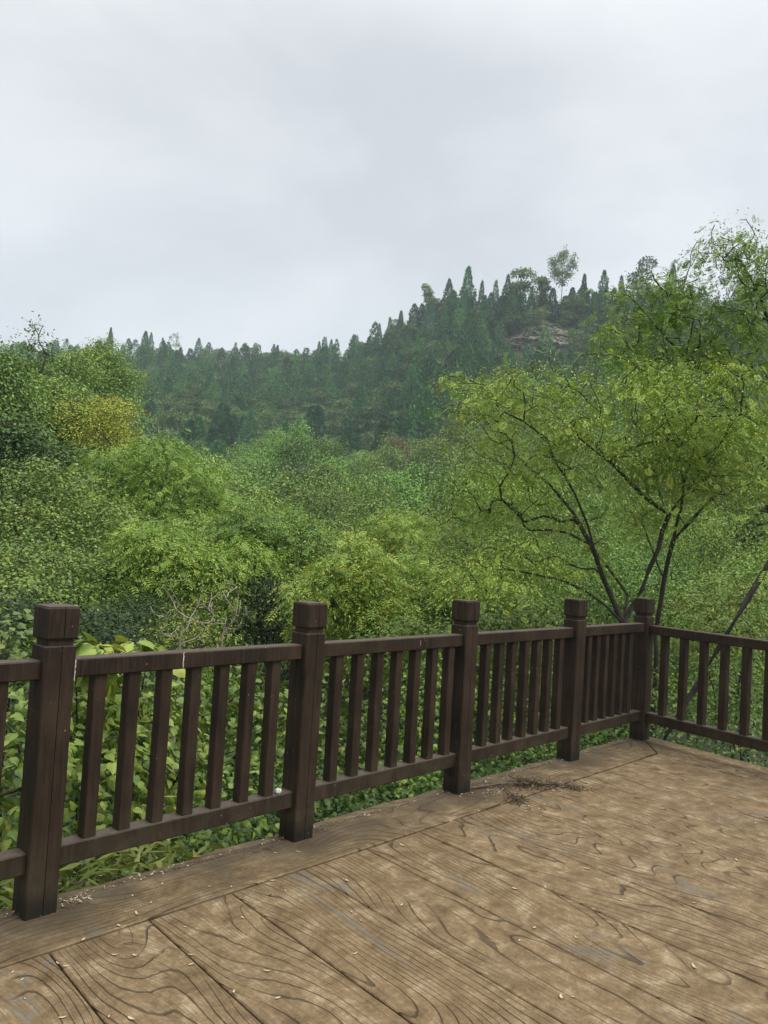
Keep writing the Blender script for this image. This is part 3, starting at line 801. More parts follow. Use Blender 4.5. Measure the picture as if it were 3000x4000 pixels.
# ------------------------------------------------------------------ far hillside wood
def conifer_geo(seed, h, R, n, lobes=5, flat=0.7):
    rg = R_(seed); t = rg.uniform(0, 1, n) ** 1.5 * 0.97 + 0.02
    a = rg.uniform(0, 2 * math.pi, n)
    ph = rg.uniform(0, 6.28, 3)
    prof = R * (1 - t) ** flat * (0.82 + 0.18 * np.sin(a * 2 + ph[0] + t * 9) + 0.16 * np.sin(a * 3 + ph[1] - t * 17))
    rr = prof * rg.uniform(0.35, 1.0, n) ** 0.5
    z = h * (0.06 + 0.94 * t) + rg.normal(0, 0.1, n)
    P = np.stack([rr * np.cos(a), rr * np.sin(a), z], 1)
    fw = np.stack([np.cos(a), np.sin(a), np.full(n, 0.55)], 1) + rg.normal(0, 0.45, (n, 3)); fw[:, 2] += t * 0.9
    up = rg.normal(0, 0.6, (n, 3)) + np.array([0, 0, 1.0])
    sc = h * 0.062 * rg.uniform(0.6, 1.4, n) * (1.15 - 0.45 * t)
    # one leading shoot
    tint = np.clip(rg.normal(0.16, 0.2, n) + 0.5 * (rr / (prof + 1e-6)) ** 2, 0, 1)  # sprays paler outward: tip highlights painted over a darker inner crown
    T, F = t_quad(0.5)
    return scatter(T, F, P, rot_basis(fw, up), sc, tint)
def broad_geo(seed, h, R, n, leaf=0.34, nb=12, wd=0.62, sh=0.62):
    rg = R_(seed)
    cs_ = []
    for k in range(nb):
        a = rg.uniform(0, 6.28); q = R * rg.uniform(0.1, 0.62); cs_.append((q * math.cos(a), q * math.sin(a), h * rg.uniform(0.22, 0.85), R * rg.uniform(0.32, 0.5)))
    per = n // nb; parts = []
    for (x, y, z, r) in cs_:
        v = rg.normal(size=(per, 3)); v[:, 2] = np.abs(v[:, 2]) * 1.0 - 0.35; v /= np.linalg.norm(v, axis=1, keepdims=True)
        P = np.array([x, y, z]) + v * r * rg.uniform(0.55, 1.08, (per, 1)) * np.array([1, 1, sh])
        fw = v + rg.normal(0, 0.6, (per, 3)); fw[:, 2] -= 0.25
        up = rg.normal(0, 0.4, (per, 3)) + np.array([0, 0, 1.0]) + v * 0.5
        tint = np.clip(rg.normal(0.5 + rg.normal(0, 0.12), 0.24, per), 0, 1)
        T, F = t_quad(wd); parts.append(scatter(T, F, P, rot_basis(fw, up), leaf * rg.uniform(0.6, 1.3, per), tint))
    return join(parts)
def trunk_geo(h, r):
    g = []; a = np.arange(6) / 6 * 2 * math.pi; V = []
    for z, q in ((-0.8, 1.2), (h * 0.4, 0.8), (h * 0.86, 0.2)):
        V += [(r * q * math.cos(t), r * q * math.sin(t), z) for t in a]
    F = [[k * 6 + i, k * 6 + (i + 1) % 6, (k + 1) * 6 + (i + 1) % 6, (k + 1) * 6 + i] for k in range(2) for i in range(6)]
    return np.array(V), [np.array(F)]
def proto(name, crown, trunk, mleaf):
    r = bpy.data.objects.new(name, None); COL.objects.link(r)
    V, F, t_ = crown
    obj('crown', mesh_np('crown', V, F, tint=t_), mleaf, r)
    obj('trunk', mesh_np('trunk', trunk[0], trunk[1], smooth=True), M_BARK, r)
    return r
CON_P, CON_G = [], []
for k in range(7):
    h = [10, 9, 11, 8, 9.5, 10.5, 8.5][k]; R = [2.9, 3.1, 2.7, 2.9, 3.4, 2.3, 3.2][k]
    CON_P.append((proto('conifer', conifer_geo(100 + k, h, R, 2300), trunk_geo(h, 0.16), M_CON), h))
    CON_G.append((conifer_geo(100 + k, h, R, 1000), h))
BR_P, BR_G = [], []
for k in range(5):
    h, R = [7.5, 8.5, 6.5, 8, 7][k], [2.7, 3.0, 2.6, 2.4, 3.1][k]
    BR_P.append((proto('broadleaf_tree', broad_geo(200 + k, h, R, 2400), trunk_geo(h, 0.16), M_MID), h))
    BR_G.append((broad_geo(200 + k, h, R, 1000, leaf=0.42), h))
used = set()
PROTO_KIDS = {}
for p, h in CON_P + BR_P: PROTO_KIDS[p] = children(p)
def put(p, loc, rz, sc, color, label, cat, group=None):
    kids = PROTO_KIDS[p]
    if p not in used:
        used.add(p); p.location = loc; p.rotation_euler = (0, 0, rz); p.scale = sc
        for c in kids: c.color = color
        tag(p, label, cat, group); return p
    return copy_tree(p, loc, rz, sc, color, label, cat, group, kids)
rg = R_(77)
cands = []
for r in np.arange(96, 290, 3.6):
    naz = int(math.radians(60) * r / 3.9)
    for k in range(naz):
        az = math.radians(-30) + math.radians(60) * (k + rg.uniform(0, 1)) / naz
        rr, _ = ridge(az); r2 = r + rg.uniform(-1.6, 1.6)
        if r2 > rr + 3: continue
        x, y = r2 * math.sin(az), r2 * math.cos(az); z = gz(x, y)
        px, py = project((x, y, z + 5)); 
        if px < -60 or px > 1720: continue
        hide = False
        for q_r, (x0, x1, y0, y1, rk) in enumerate(RK):
            p1 = project((x, y, z + 7.0))[1]
            if q_r == 0 and x0 + 4 < px < x1 - 2 and p1 < y1 - 14 and rk - 22 < r2 < rk + 1 and rg.uniform() < 0.95: hide = True
            if q_r > 0 and x0 < px < x1 and p1 < (y0 + y1) / 2 and rk - 9 < r2 < rk + 1: hide = True
            if x0 < px < x1 and abs(r2 - rk) < 3.0: hide = True
        if hide: continue
        cands.append((r2, x, y, z, px))
cands.sort()
def is_broad(x, y, r, rr):
    v = vnoise(x * 1.7, y * 1.7, 9)
    return v > (0.7 if r > 0.72 * rr else 0.35) or r < 104
con = []; bro = []
for c in cands:
    rr, _ = ridge(math.atan2(c[1], c[2]))
    (bro if is_broad(c[1], c[2], c[0], rr) or rg.uniform() < 0.33 else con).append(c)
def con_col(rg): 
    v = rg.uniform(0.6, 1.5); return (v * rg.uniform(0.8, 1.1), v, v * rg.uniform(1.0, 1.5), 1)
def bro_col(rg):
    v = rg.uniform(0.65, 1.25); return (v * rg.uniform(0.62, 0.95), v, v * rg.uniform(0.95, 1.3), 1)
BROAD = []                                         # every broadleaf tree of the far hillside and the valley: (apparent size, place)
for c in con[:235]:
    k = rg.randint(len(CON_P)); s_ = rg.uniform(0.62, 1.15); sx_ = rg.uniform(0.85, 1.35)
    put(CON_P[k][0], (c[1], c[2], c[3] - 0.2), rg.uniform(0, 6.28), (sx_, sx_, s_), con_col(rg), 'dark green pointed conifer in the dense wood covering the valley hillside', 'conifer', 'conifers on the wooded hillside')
def mass(lst, G_, m_, name, lab):
    parts = []
    for (x, y, z, s_, sx_, dt) in lst:
        V, F, t_ = G_[rg.randint(len(G_))][0]; a = rg.uniform(0, 6.28)
        Rm = np.array([[math.cos(a) * sx_, -math.sin(a) * sx_, 0], [math.sin(a) * sx_, math.cos(a) * sx_, 0], [0, 0, s_]])
        parts.append((V @ Rm.T + np.array([x, y, z]), F, np.clip(t_ + dt, 0, 1)))
    V, F, t_ = join(parts)
    tag(obj(name, mesh_np(name, V, F, tint=t_), m_), lab, 'wood', kind='stuff')
mass([(c[1], c[2], c[3] - .2, rg.uniform(0.6, 1.1), rg.uniform(0.85, 1.3), rg.uniform(-.42, .42)) for c in con[235:]], CON_G, M_CON, 'distant_conifer_wood', 'far upper slope of the ridge clothed in dark conifers')
for c in bro:
    k = rg.randint(len(BR_P)); s_ = rg.uniform(0.72, 1.15); sx_ = s_ * rg.uniform(0.9, 1.25)
    BROAD.append((BR_P[k][1] * s_ / c[0], 'hill', BR_P, k, (c[1], c[2], c[3] - .2), s_, sx_, bro_col(rg)))

# the trees one can tell apart on the skyline: x, y of the top, height m, width m, sort, label
SKYT = [
    (1013, 577, 13.0, 5.4, 'c', 'tallest pointed conifer standing up from the skyline of the right hill'),
    (971, 603, 11.0, 4.4, 'c', 'broad conifer just left of the tallest one on the right hill skyline'),
    (1042, 607, 9.0, 2.6, 'c', 'slim conifer just right of the tallest one on the right hill skyline'),
    (1072, 606, 8.5, 3.0, 'c', 'small pointed conifer between the slim conifer and the leafy dome on the skyline'),
    (1098, 594, 9.0, 3.2, 'c', 'pointed conifer against the left side of the leafy dome on the skyline'),
    (1263, 594, 9.5, 3.6, 'c', 'pointed conifer right of the tall sparse tree on the skyline'),
    (1306, 585, 11.5, 4.0, 'c', 'tall dark narrow conifer on the skyline above the right end of the cliff'),
    (1343, 596, 8.5, 2.6, 'c', 'small conifer tip beside the narrow conifer, partly behind the near leaves'),
    (1455, 571, 9.5, 3.0, 'c', 'conifer tip right of the dark round crowned tree on the skyline'),
    (867, 672, 9.5, 3.4, 'c', 'dark conifer on the steep left shoulder of the right hill'),
    (843, 686, 8.5, 3.0, 'c', 'conifer below the dark shoulder conifer on the right hill'),
    (820, 700, 9.0, 2.8, 'c', 'lowest pointed conifer at the left foot of the right hill skyline'),
    (1126, 586, 8.5, 8.5, 'b', 'leafy dome shaped tree on the right hill skyline'),
    (930, 613, 8.5, 6.0, 'b', 'feathery topped tree at the left edge of the right hill crest'),
    (1390, 562, 11.0, 8.0, 'd', 'dark round crowned tree on the skyline, right of the conifers'),
    (1170, 603, 7.5, 7.5, 'b', 'low bushy tree left of the tall sparse tree on the skyline'),
    (315, 716, 9.0, 4.2, 'c', 'twin topped conifer on the left ridge skyline'),
    (327, 719, 8.5, 3.2, 'c', 'conifer leaning on the twin topped one on the left ridge'),
    (352, 730, 7.0, 2.6, 'c', 'small conifer tip right of the twin topped conifer on the left ridge'),
    (240, 709, 10.0, 3.6, 'c', 'dark narrow conifer behind the tall leafy trees at the left'),
    (430, 731, 8.0, 3.6, 'c', 'pointed conifer in the middle of the left ridge skyline'),
    (690, 738, 7.5, 3.0, 'c', 'pointed conifer near the notch between the two hills'),
    (716, 734, 8.0, 3.0, 'c', 'dark conifer just left of the notch between the two hills'),
    (600, 746, 6.5, 2.8, 'c', 'small conifer tip left of the notch on the ridge'),
    (765, 742, 7.0, 2.8, 'c', 'small conifer right of the notch between the two hills'),
]
for k, (x, y, h, wd, srt, lab) in enumerate(SKYT):
    d_ = ray(x, y); az = math.atan2(d_[0], d_[1]); rr = float(ridge(az)[0]) - 2.5
    top = at(x, y, rr)
    P_ = CON_P if srt == 'c' else BR_P
    p, ph = P_[k % len(P_)]
    pw = {'c': 5.4, 'b': 5.6, 'd': 5.6}[srt]
    zb = top[2] - h
    col = con_col(rg) if srt == 'c' else ((0.9, 0.95, 0.8, 1) if srt == 'b' else (0.36, 0.42, 0.5, 1))
    put(p, (top[0], top[1], zb), rg.uniform(0, 6.28), (wd / pw, wd / pw, h / ph * (1.0 if srt == 'c' else 1.12)), col, lab, 'conifer' if srt == 'c' else 'tree')
for k in range(30):
    x = 872 + k * 21.5 + rg.uniform(-7, 7); y = float(np.interp(x, SKY_X, SKY_Y)) + rg.uniform(-14, 12)
    d_ = ray(x, y); rr = float(ridge(math.atan2(d_[0], d_[1]))[0]) - rg.uniform(0.5, 5); top = at(x, y, rr)
    p, ph = CON_P[rg.randint(len(CON_P))]; h = top[2] - gz(top[0], top[1]) + 0.3
    h = min(max(h, 5), 12); q = rg.uniform(0.75, 1.1)
    put(p, (top[0], top[1], top[2] - h), rg.uniform(0, 6.28), (q, q, h / ph), con_col(rg), 'dark green pointed conifer in the dense wood covering the valley hillside', 'conifer', 'conifers on the wooded hillside')
# tall sparse tree, small lone round tree and the thin tree on the skyline
def far_tree(x, ytop, h, wd, lab, n, leaf, seed, m_=None, low=0.45, per=30):
    d_ = ray(x, ytop); az = math.atan2(d_[0], d_[1]); rr = float(ridge(az)[0]) - 4
    top = at(x, ytop, rr); b = top - np.array([0, 0, h])
    rg_ = R_(seed)
    make_tree('broadleaf_tree', b, [[b, b + (0.1, 0, h * 0.45), b + (0, 0.1, h * 0.8)]],
              [(b + np.array([0, 0, h * (low + 1) / 2]), (wd / 2, wd / 2, h * (1 - low) / 2), n)],
              [dict(per=per, spread=wd * 0.055, flat=0.7, T=T_QUAD, size=leaf)], seed, m_ or M_MID, step=0.8, tip=0.02, label=lab, cat='tree')
far_tree(1218, 530, 15.5, 6.6, 'tall pale sparse crowned tree rising alone above the conifers of the right hill', 70, 0.36, 31, low=0.38)
far_tree(531, 740, 6.0, 3.2, 'small lone round tree standing clear on the left ridge skyline', 36, 0.34, 32, M_DARK, low=0.5, per=40)
far_tree(382, 715, 9.0, 4.5, 'thin pale tree rising above the left ridge skyline', 26, 0.30, 33, low=0.4, per=16)

# ------------------------------------------------------------------ mid valley trees
MID_P = []
LQ = lambda **k: dict(dict(per=24, spread=0.42, flat=0.33, T=T_QUAD, size=0.15), **k)
for k in range(6):                                  # for 38-100 m
    rgk = R_(300 + k); h = 10.0
    bl = []
    for q in range(11):
        a = rgk.uniform(0, 6.28); rr_ = rgk.uniform(0.3, 2.3); bl.append(((rr_ * math.cos(a), rr_ * math.sin(a), h * rgk.uniform(0.5, 0.88)), (rgk.uniform(0.6, 1.0), rgk.uniform(0.6, 1.0), rgk.uniform(0.5, 0.8)), 9))
    t = make_tree('broadleaf_tree', (0, 0, 0), [[(0, 0, -1.0), (0.2, 0.1, h * 0.3), (rgk.normal(0, .4), rgk.normal(0, .4), h * 0.62)]], bl,
                  [LQ(per=72, size=0.15, spread=0.60, flat=0.17, tint_mu=0.5, tipgold=0.05)], 310 + k, M_MID, step=0.7, tip=0.012, sides=4)
    MID_P.append((t, h))
NEAR_P = []
for k in range(5):                                  # for 16-38 m
    rgk = R_(350 + k); h = 7.0; bl = []
    for q in range(10):
        a = rgk.uniform(0, 6.28); rr_ = rgk.uniform(0.3, 1.9); bl.append(((rr_ * math.cos(a), rr_ * math.sin(a), h * rgk.uniform(0.45, 0.9)), (rgk.uniform(0.5, 0.8), rgk.uniform(0.5, 0.8), rgk.uniform(0.4, 0.6)), 11))
    t = make_tree('broadleaf_tree', (0, 0, 0), [[(0, 0, -1.0), (0.15, 0.1, h * 0.2), (-0.6, 0.2, h * 0.55)], [(0.1, 0.0, 0.2), (0.7, -0.3, h * 0.5), (0.9, -0.3, h * 0.68)]], bl,
                  [LQ(per=60, size=0.08, spread=0.37, flat=0.13, T=t_quad(0.5), tint_mu=0.5, tipgold=0.08)], 360 + k, M_PINN if k % 2 else M_MID, step=0.4, tip=0.006, sides=4)
    NEAR_P.append((t, h))
for p, h in MID_P + NEAR_P: PROTO_KIDS[p] = children(p)
CAN_R = [12, 18, 28, 40, 55, 75, 95]
def canopy_top(r, px):
    """height of the canopy over the valley, from the sight lines in the photograph"""
    y = np.interp(r, CAN_R, [1225, 1160, 1095, 1035, 985, 952, 930])
    y = y + 22 * math.sin(px * 0.011 + r * 0.05)
    return at(px, y, r)[2]
rg = R_(5); nmid = 0
def blocked(px, r):
    if 515 < px < 670 and r < 30: return True       # the dark hollow
    return False
for r in np.concatenate([np.arange(17, 40, 3.0), np.arange(40, 98, 4.4)]):
    sp = 3.5 if r < 40 else 5.0
    naz = int(math.radians(60) * r / sp)
    for k in range(naz):
        az = math.radians(-30) + math.radians(60) * (k + rg.uniform(0, 1)) / naz
        r2 = r + rg.uniform(-1.2, 1.2); x, y = r2 * math.sin(az), r2 * math.cos(az)
        px, _ = project((x, y, 0))
        if px < -90 or px > 1750 or blocked(px, r2): continue
        if px < 260 and 24 < r2 < 50: continue       # the tall trees at the left stand here
        if px < 560 and r2 < 22: continue
        z = gz(x, y); top = canopy_top(r2, px) + rg.normal(0.15, 1.0 if r2 < 40 else 1.6)
        h = max(3.0, top - z)
        P_ = NEAR_P if r2 < 40 else MID_P
        p, ph = P_[rg.randint(len(P_))]; s_ = h / (ph * 0.98); sx_ = min(max(s_, 0.85), 1.35) * rg.uniform(0.75, 1.1)
        v = rg.uniform(0.6, 1.3); w2 = 0.5 + 0.5 * math.sin(px * 0.006 + r2 * 0.08 + 1)
        col = (v * (0.85 + 0.35 * w2 * rg.uniform(0.4, 1)), v, v * rg.uniform(0.8, 1.05), 1)
        if r2 > 40: lab, grp = 'leafy green tree in the canopy filling the middle of the valley', 'broadleaf trees in the valley'
        else: lab, grp = 'loose crowned green tree on the slope below the terrace', 'broadleaf trees on the slope below the terrace'
        BROAD.append((h / r2, 'valley' if r2 > 40 else 'slope', P_, [q[0] for q in P_].index(p), (x, y, z - 0.3), s_, sx_, col)); nmid += 1
BROAD.sort(key=lambda q: -q[0])
TXT = {'hill': ('rounded mid green broadleaf tree among the conifers of the far hillside', 'broadleaf trees on the far hillside'),
       'valley': ('leafy green tree in the canopy filling the middle of the valley', 'broadleaf trees in the valley'),
       'slope': ('loose crowned green tree on the slope below the terrace', 'broadleaf trees on the slope below the terrace')}
NB = 258
for (_, zn, P_, k, loc, s_, sx_, col) in BROAD[:NB]:
    put(P_[k][0], loc, rg.uniform(0, 6.28), (sx_, sx_, s_), col, TXT[zn][0], 'tree', TXT[zn][1])
mass([(l_[0], l_[1], l_[2], s_ * P_[k][1] / 7.7, sx_ * (1.0 if zn == 'hill' else 1.15), rg.uniform(-.4, .35)) for (_, zn, P_, k, l_, s_, sx_, col) in BROAD[NB:]], [(broad_geo(230 + q, 7.7, 2.9, 1900, leaf=0.34), 0) for q in range(5)], M_FARB, 'distant_broadleaf_wood', 'far broadleaf crowns filling the valley and the gaps of the hillside')
for P_ in (CON_P, BR_P, MID_P, NEAR_P):
    for p, h in P_:
        if p not in used:
            for c in PROTO_KIDS[p]: bpy.data.objects.remove(c)
            bpy.data.objects.remove(p)
print('mid trees', nmid, 'conifers', len(con), 'far broad', len(bro))

# trees of their own at the foot of the hill: x, ytop, r, h, w, colour, label
for k, (x, y, r, h, wd, m_, lab) in enumerate([
        (870, 938, 92, 8.0, 3.4, M_DRY, 'brown withered tree at the foot of the hillside'),
        (830, 968, 88, 6.0, 3.0, M_DRY, 'low reddish brown tree left of the withered one'),
        (950, 925, 84, 9.0, 6.0, M_YEL, 'pale yellow green tree at the foot of the hillside'),
        (1010, 902, 80, 9.5, 5.0, M_YEL, 'pale weeping tree between the yellow green tree and the near branches'),
        (560, 945, 88, 8.0, 7.0, M_MID, 'broad green tree where the valley meets the left slope')]):
    t = at(x, y, r); b = t - np.array([0, 0, h]); 
    make_tree('broadleaf_tree', b, [[b, b + (0.2, 0, h * .35), b + (0, .2, h * .7)]],
              [(b + np.array([rg.normal(0, wd * .18), rg.normal(0, wd * .18), h * q]), (wd * .32, wd * .32, h * .17), 26) for q in (0.35, 0.5, 0.62, 0.74, 0.84)],
              [LQ(per=24, size=0.21, spread=0.34, flat=0.6 if m_ is M_YEL else 0.4, droop=0.3)], 400 + k, m_, step=0.7, tip=0.014, label=lab, cat='tree')

def spec_tree(name, lab, base, stems, blobs, leaf, seed, m_, **kw):
    """stems and blobs given as (x, y, distance) sight lines; blobs carry radii in metres and a count"""
    b = np.array(base if len(base) == 3 and not isinstance(base, tuple) else at(*base))
    st = [[at(*q) for q in s_] for s_ in stems]
    bl = [(at(x, y, r), rad, n) for (x, y, r, rad, n) in blobs]
    return make_tree(name, b, st, bl, leaf, seed, m_, label=lab, **kw)
def foot(x, y, r):
    """sight-line position carried down to the ground"""
    p = at(x, y, r); p[2] = gz(p[0], p[1]) - 0.25; return p

# ---- tall trees at the left
def tall(name, lab, x, r, ys, seed, m_, wd, leaf, lean=0.0, n=30, sparse=1.0, bark=None, nb=9, low=1000):
    rg_ = R_(seed); b = foot(x, 1200, r); top = at(x, ys, r)
    h = top[2] - b[2]; side = np.array([1, 0, 0.])
    st = [[b, b + side * lean * 0.4 + (0, 0, h * 0.35), b + side * lean + (0, 0, h * 0.75)]]
    zl = at(x, low, r)[2] - b[2]
    bl = []
    for q in range(nb):
        f = rg_.uniform(0, 1); a = rg_.uniform(0, 6.28); z = zl + (h - zl) * (0.05 + 0.88 * f); rr_ = wd * 0.36 * math.sqrt(max(0.05, 1 - (f * 0.85) ** 2)) * rg_.uniform(0.3, 1.1)
        bl.append((b + side * lean + np.array([rr_ * math.cos(a), rr_ * math.sin(a), z]), (wd * .17, wd * .17, (h - zl) * .09), n))
    return make_tree(name, b, st, bl, leaf, seed, m_, bark, step=0.6, tip=0.010, label=lab, cat='tree', sides=4)
q_ = lambda s, **k: LQ(**dict(dict(size=s, per=int(30 * sparse_) if False else 30, spread=0.5, flat=0.35, tint_mu=0.5), **k))
LT = [dict(per=74, spread=0.58, flat=0.17, T=T_QUAD, size=0.12, tint_mu=.62)]
recolor(tall('broadleaf_tree', 'tall dense green tree topping the left group, right side of its crown overhanging', 175, 44, 708, 501, M_MID, 5.0, LT, n=12, nb=20, low=930), (1.12, 1.10, 1.30, 1))  # pale bluish tint paints haze into the leaves of this left group
recolor(tall('broadleaf_tree', 'rounded leafy tree at the left, between the dark edge tree and the tallest one', 105, 41, 722, 502, M_MID, 4.2, LT, nb=14, n=12, low=950), (1.12, 1.10, 1.30, 1))
recolor(tall('broadleaf_tree', 'mid green spreading tree in front of the tall left group', 100, 34, 812, 503, M_MID, 5.0, LT, nb=18, n=12, low=1040), (1.12, 1.10, 1.30, 1))
recolor(tall('broadleaf_tree', 'yellow green tree in new leaf right of the left group', 200, 30.5, 808, 504, M_YEL, 3.6, [dict(per=34, spread=0.40, flat=0.22, T=T_QUAD, size=0.095, tint_mu=.75)], n=7, nb=18, low=1040), (1.45, 1.35, 1.1, 1))
recolor(tall('broadleaf_tree', 'second yellowish tree low beside the left group', 232, 31.5, 890, 505, M_YEL, 2.6, [dict(per=30, spread=0.36, flat=0.22, T=T_QUAD, size=0.095, tint_mu=.7)], n=7, nb=12, low=1010), (1.35, 1.25, 1.1, 1))
recolor(tall('broadleaf_tree', 'dark drooping tree cut by the left edge of the view', -8, 30, 748, 506, M_MID, 2.4, [dict(per=22, spread=0.34, flat=0.9, T=T_QUAD, size=0.12, droop=0.6)], nb=18, low=1000), (1.12, 1.10, 1.30, 1))
tall('broadleaf_tree', 'thin twiggy tree rising above the left group near the left edge', 42, 37, 692, 507, M_MID, 2.2, [dict(per=5, spread=0.30, flat=0.7, T=T_QUAD, size=0.13)], n=14, nb=5, low=760)
recolor(tall('broadleaf_tree', 'green tree filling the gap behind the dark edge tree', 30, 39, 775, 508, M_DARK, 5.0, LT, nb=10, low=960), (1.12, 1.10, 1.30, 1))
tall('broadleaf_tree', 'low green tree under the left group', 30, 27, 900, 509, M_DARK, 5.2, [dict(per=32, spread=0.42, flat=0.35, T=T_QUAD, size=0.13)], nb=12, low=1100)

# ---- bright green feathery trees, left of centre
def pin(s, per=7, T=T_PINN2, **k): return dict(dict(per=per, spread=0.16, flat=0.35, T=T, size=s, droop=0.30, upj=0.30, tint_mu=0.45), **k)
b = foot(330, 1300, 21)
make_tree('feathery_tree', b, [[b, at(345, 1230, 21), at(335, 1100, 21)], [at(345, 1230, 21), at(400, 1130, 20.5)], [at(340, 1180, 21), at(300, 1060, 21.5)]],
          [(at(300, 985, 21), (1.0, 1.0, .45), 20), (at(350, 960, 21.5), (0.8, .8, .35), 15), (at(400, 1030, 20.5), (.9, .9, .4), 20), (at(270, 1055, 20.6), (.8, .8, .35), 16), (at(440, 1090, 20), (.7, .8, .35), 14), (at(360, 1085, 20), (.9, .8, .35), 17), (at(240, 1010, 21), (.6, .7, .3), 11)],
          [pin(0.22, per=26, spread=0.36, flat=.15)], 521, M_BRIGHT, step=0.4, label='bright green feathery leaved tree with an arching crown, left of centre', cat='tree')
b = foot(420, 1400, 15)
make_tree('feathery_tree', b, [[b, at(430, 1320, 15), at(400, 1230, 14.6)], [at(425, 1300, 15), at(500, 1220, 14.4)], [at(430, 1320, 15), at(340, 1220, 14.2)]],
          [(at(330, 1145, 14), (.62, .7, .24), 17), (at(400, 1185, 13.8), (.55, .6, .22), 15), (at(470, 1200, 13.8), (.55, .6, .24), 16), (at(530, 1180, 14), (.42, .6, .22), 13), (at(340, 1225, 13.6), (.5, .5, .2), 13), (at(500, 1250, 13.8), (.4, .5, .2), 10), (at(290, 1165, 14.2), (.35, .5, .2), 8)],
          [pin(0.18, per=24, spread=0.28, flat=.15, tint_mu=0.6)], 522, M_BRIGHT, step=0.3, label='bright green feathery branches drooping above the dead shrubs', cat='tree')

# ---- dense bushes at the left
HB = lambda s, per=16, sp=0.26, **k: dict(dict(per=int(per * 2.3), spread=sp, flat=0.17, T=T_ROUND, size=s * 0.62, droop=0.22, upj=0.28, tint_mu=0.48), **k)
def bush(lab, pts, seed, m_, leaf, name='leafy_shrub', cat='shrub', **kw):
    """pts: (x,y,r,radius,n); grows from the ground below the middle of the points"""
    xs = sum(p[0] for p in pts) / len(pts); r0 = sum(p[2] for p in pts) / len(pts) + 0.3
    b = foot(xs, 1300, r0); tg0 = at(xs, sum(p[1] for p in pts) / len(pts), r0)
    mid = b * 0.45 + tg0 * 0.55
    st = [[b, b * 0.75 + tg0 * 0.25 + (0.05, 0.03, 0), mid]]
    bl = [(at(p[0], p[1], p[2] + (0.9 if (q % 2 and p[2] > 12) else 0)), (p[3] * (0.80 if p[2] > 10 else 0.9), p[3] * 0.9, p[3] * (0.36 if p[2] > 10 else 0.55)), max(4, int(p[4] * (0.34 if p[2] > 10 else 0.8)))) for q, p in enumerate(pts)]
    if r0 > 10.5: leaf = [dict(l_, spread=l_['spread'] * 1.45, flat=0.11, per=int(l_['per'] * 1.75)) for l_ in leaf]
    return make_tree(name, b, st, bl, leaf, seed, m_, step=0.25, tip=0.003, sides=4, label=lab, cat=cat, trunkname='stem', crownname='foliage', **kw)
bush('dense green bush with layered leaves filling the left side behind the first post', [(60, 1010, 18, 1.0, 70), (150, 1040, 17.5, 1.0, 70), (10, 1095, 16.6, .8, 60), (120, 1115, 16.2, .9, 70), (235, 1095, 17.4, .7, 50)], 531, M_BROAD, [HB(0.105, per=15, sp=0.30)])
bush('broad green bush with overlapping leaf layers above the first railing post', [(30, 1185, 13.2, .75, 80), (150, 1205, 12.8, .8, 90), (60, 1250, 12.0, .6, 60), (240, 1235, 12.8, .55, 50)], 532, M_BROAD, [HB(0.085, per=15, sp=0.24)])
recolor(bush('dark green bush behind the left end of the railing, shade painted into its leaves', [(30, 1310, 10.5, .6, 60), (120, 1330, 10.5, .6, 60), (210, 1340, 10.4, .55, 55), (60, 1380, 10, .5, 40)], 533, M_DARK, [HB(0.07, per=16, sp=0.20)]), (0.34, 0.38, 0.38, 1))  # leaf colour darkened to paint the shadowed gap under the upper bushes
recolor(bush('dark green bush between the first post and the dead shrubs, shade painted into its leaves', [(290, 1320, 12, .6, 60), (250, 1370, 11, .5, 50), (330, 1290, 13, .5, 40)], 534, M_DARK, [HB(0.07, per=14, sp=0.20)]), (0.42, 0.46, 0.46, 1))  # same painted gap shade, a little lighter
bush('brownish green bush above the dead shrubs', [(460, 1130, 18.5, .9, 60), (500, 1090, 19.5, .9, 60), (540, 1150, 18.5, .7, 46), (450, 1040, 21, .8, 50)], 535, M_PINN, [HB(0.085, per=14, sp=0.26)])
bush('pale green bush tucked under the feathery tree', [(340, 1160, 17, .7, 56), (260, 1130, 18, .7, 50), (400, 1130, 18, .6, 44)], 536, M_BROAD, [HB(0.085, per=14, sp=0.24)])
hol = bush('added shrub with shade painted into its leaves, filling the hollow left of the second post', [(565, 1290, 13.2, .40, 60), (610, 1300, 13.2, .42, 66), (590, 1262, 13.4, .36, 50), (580, 1360, 12.6, .5, 66), (625, 1262, 13.6, .30, 34), (540, 1345, 12.8, .42, 50), (560, 1240, 13.6, .34, 44), (630, 1350, 13.0, .4, 44)], 538, M_DARK, [dict(per=12, spread=.22, flat=.5, T=t_quad(.5), size=.065, tint_mu=.2, tint_sd=.12)])
for c in children(hol): c.color = (0.16, 0.19, 0.19, 1)  # leaves taken almost to black, painting the shade of the hollow
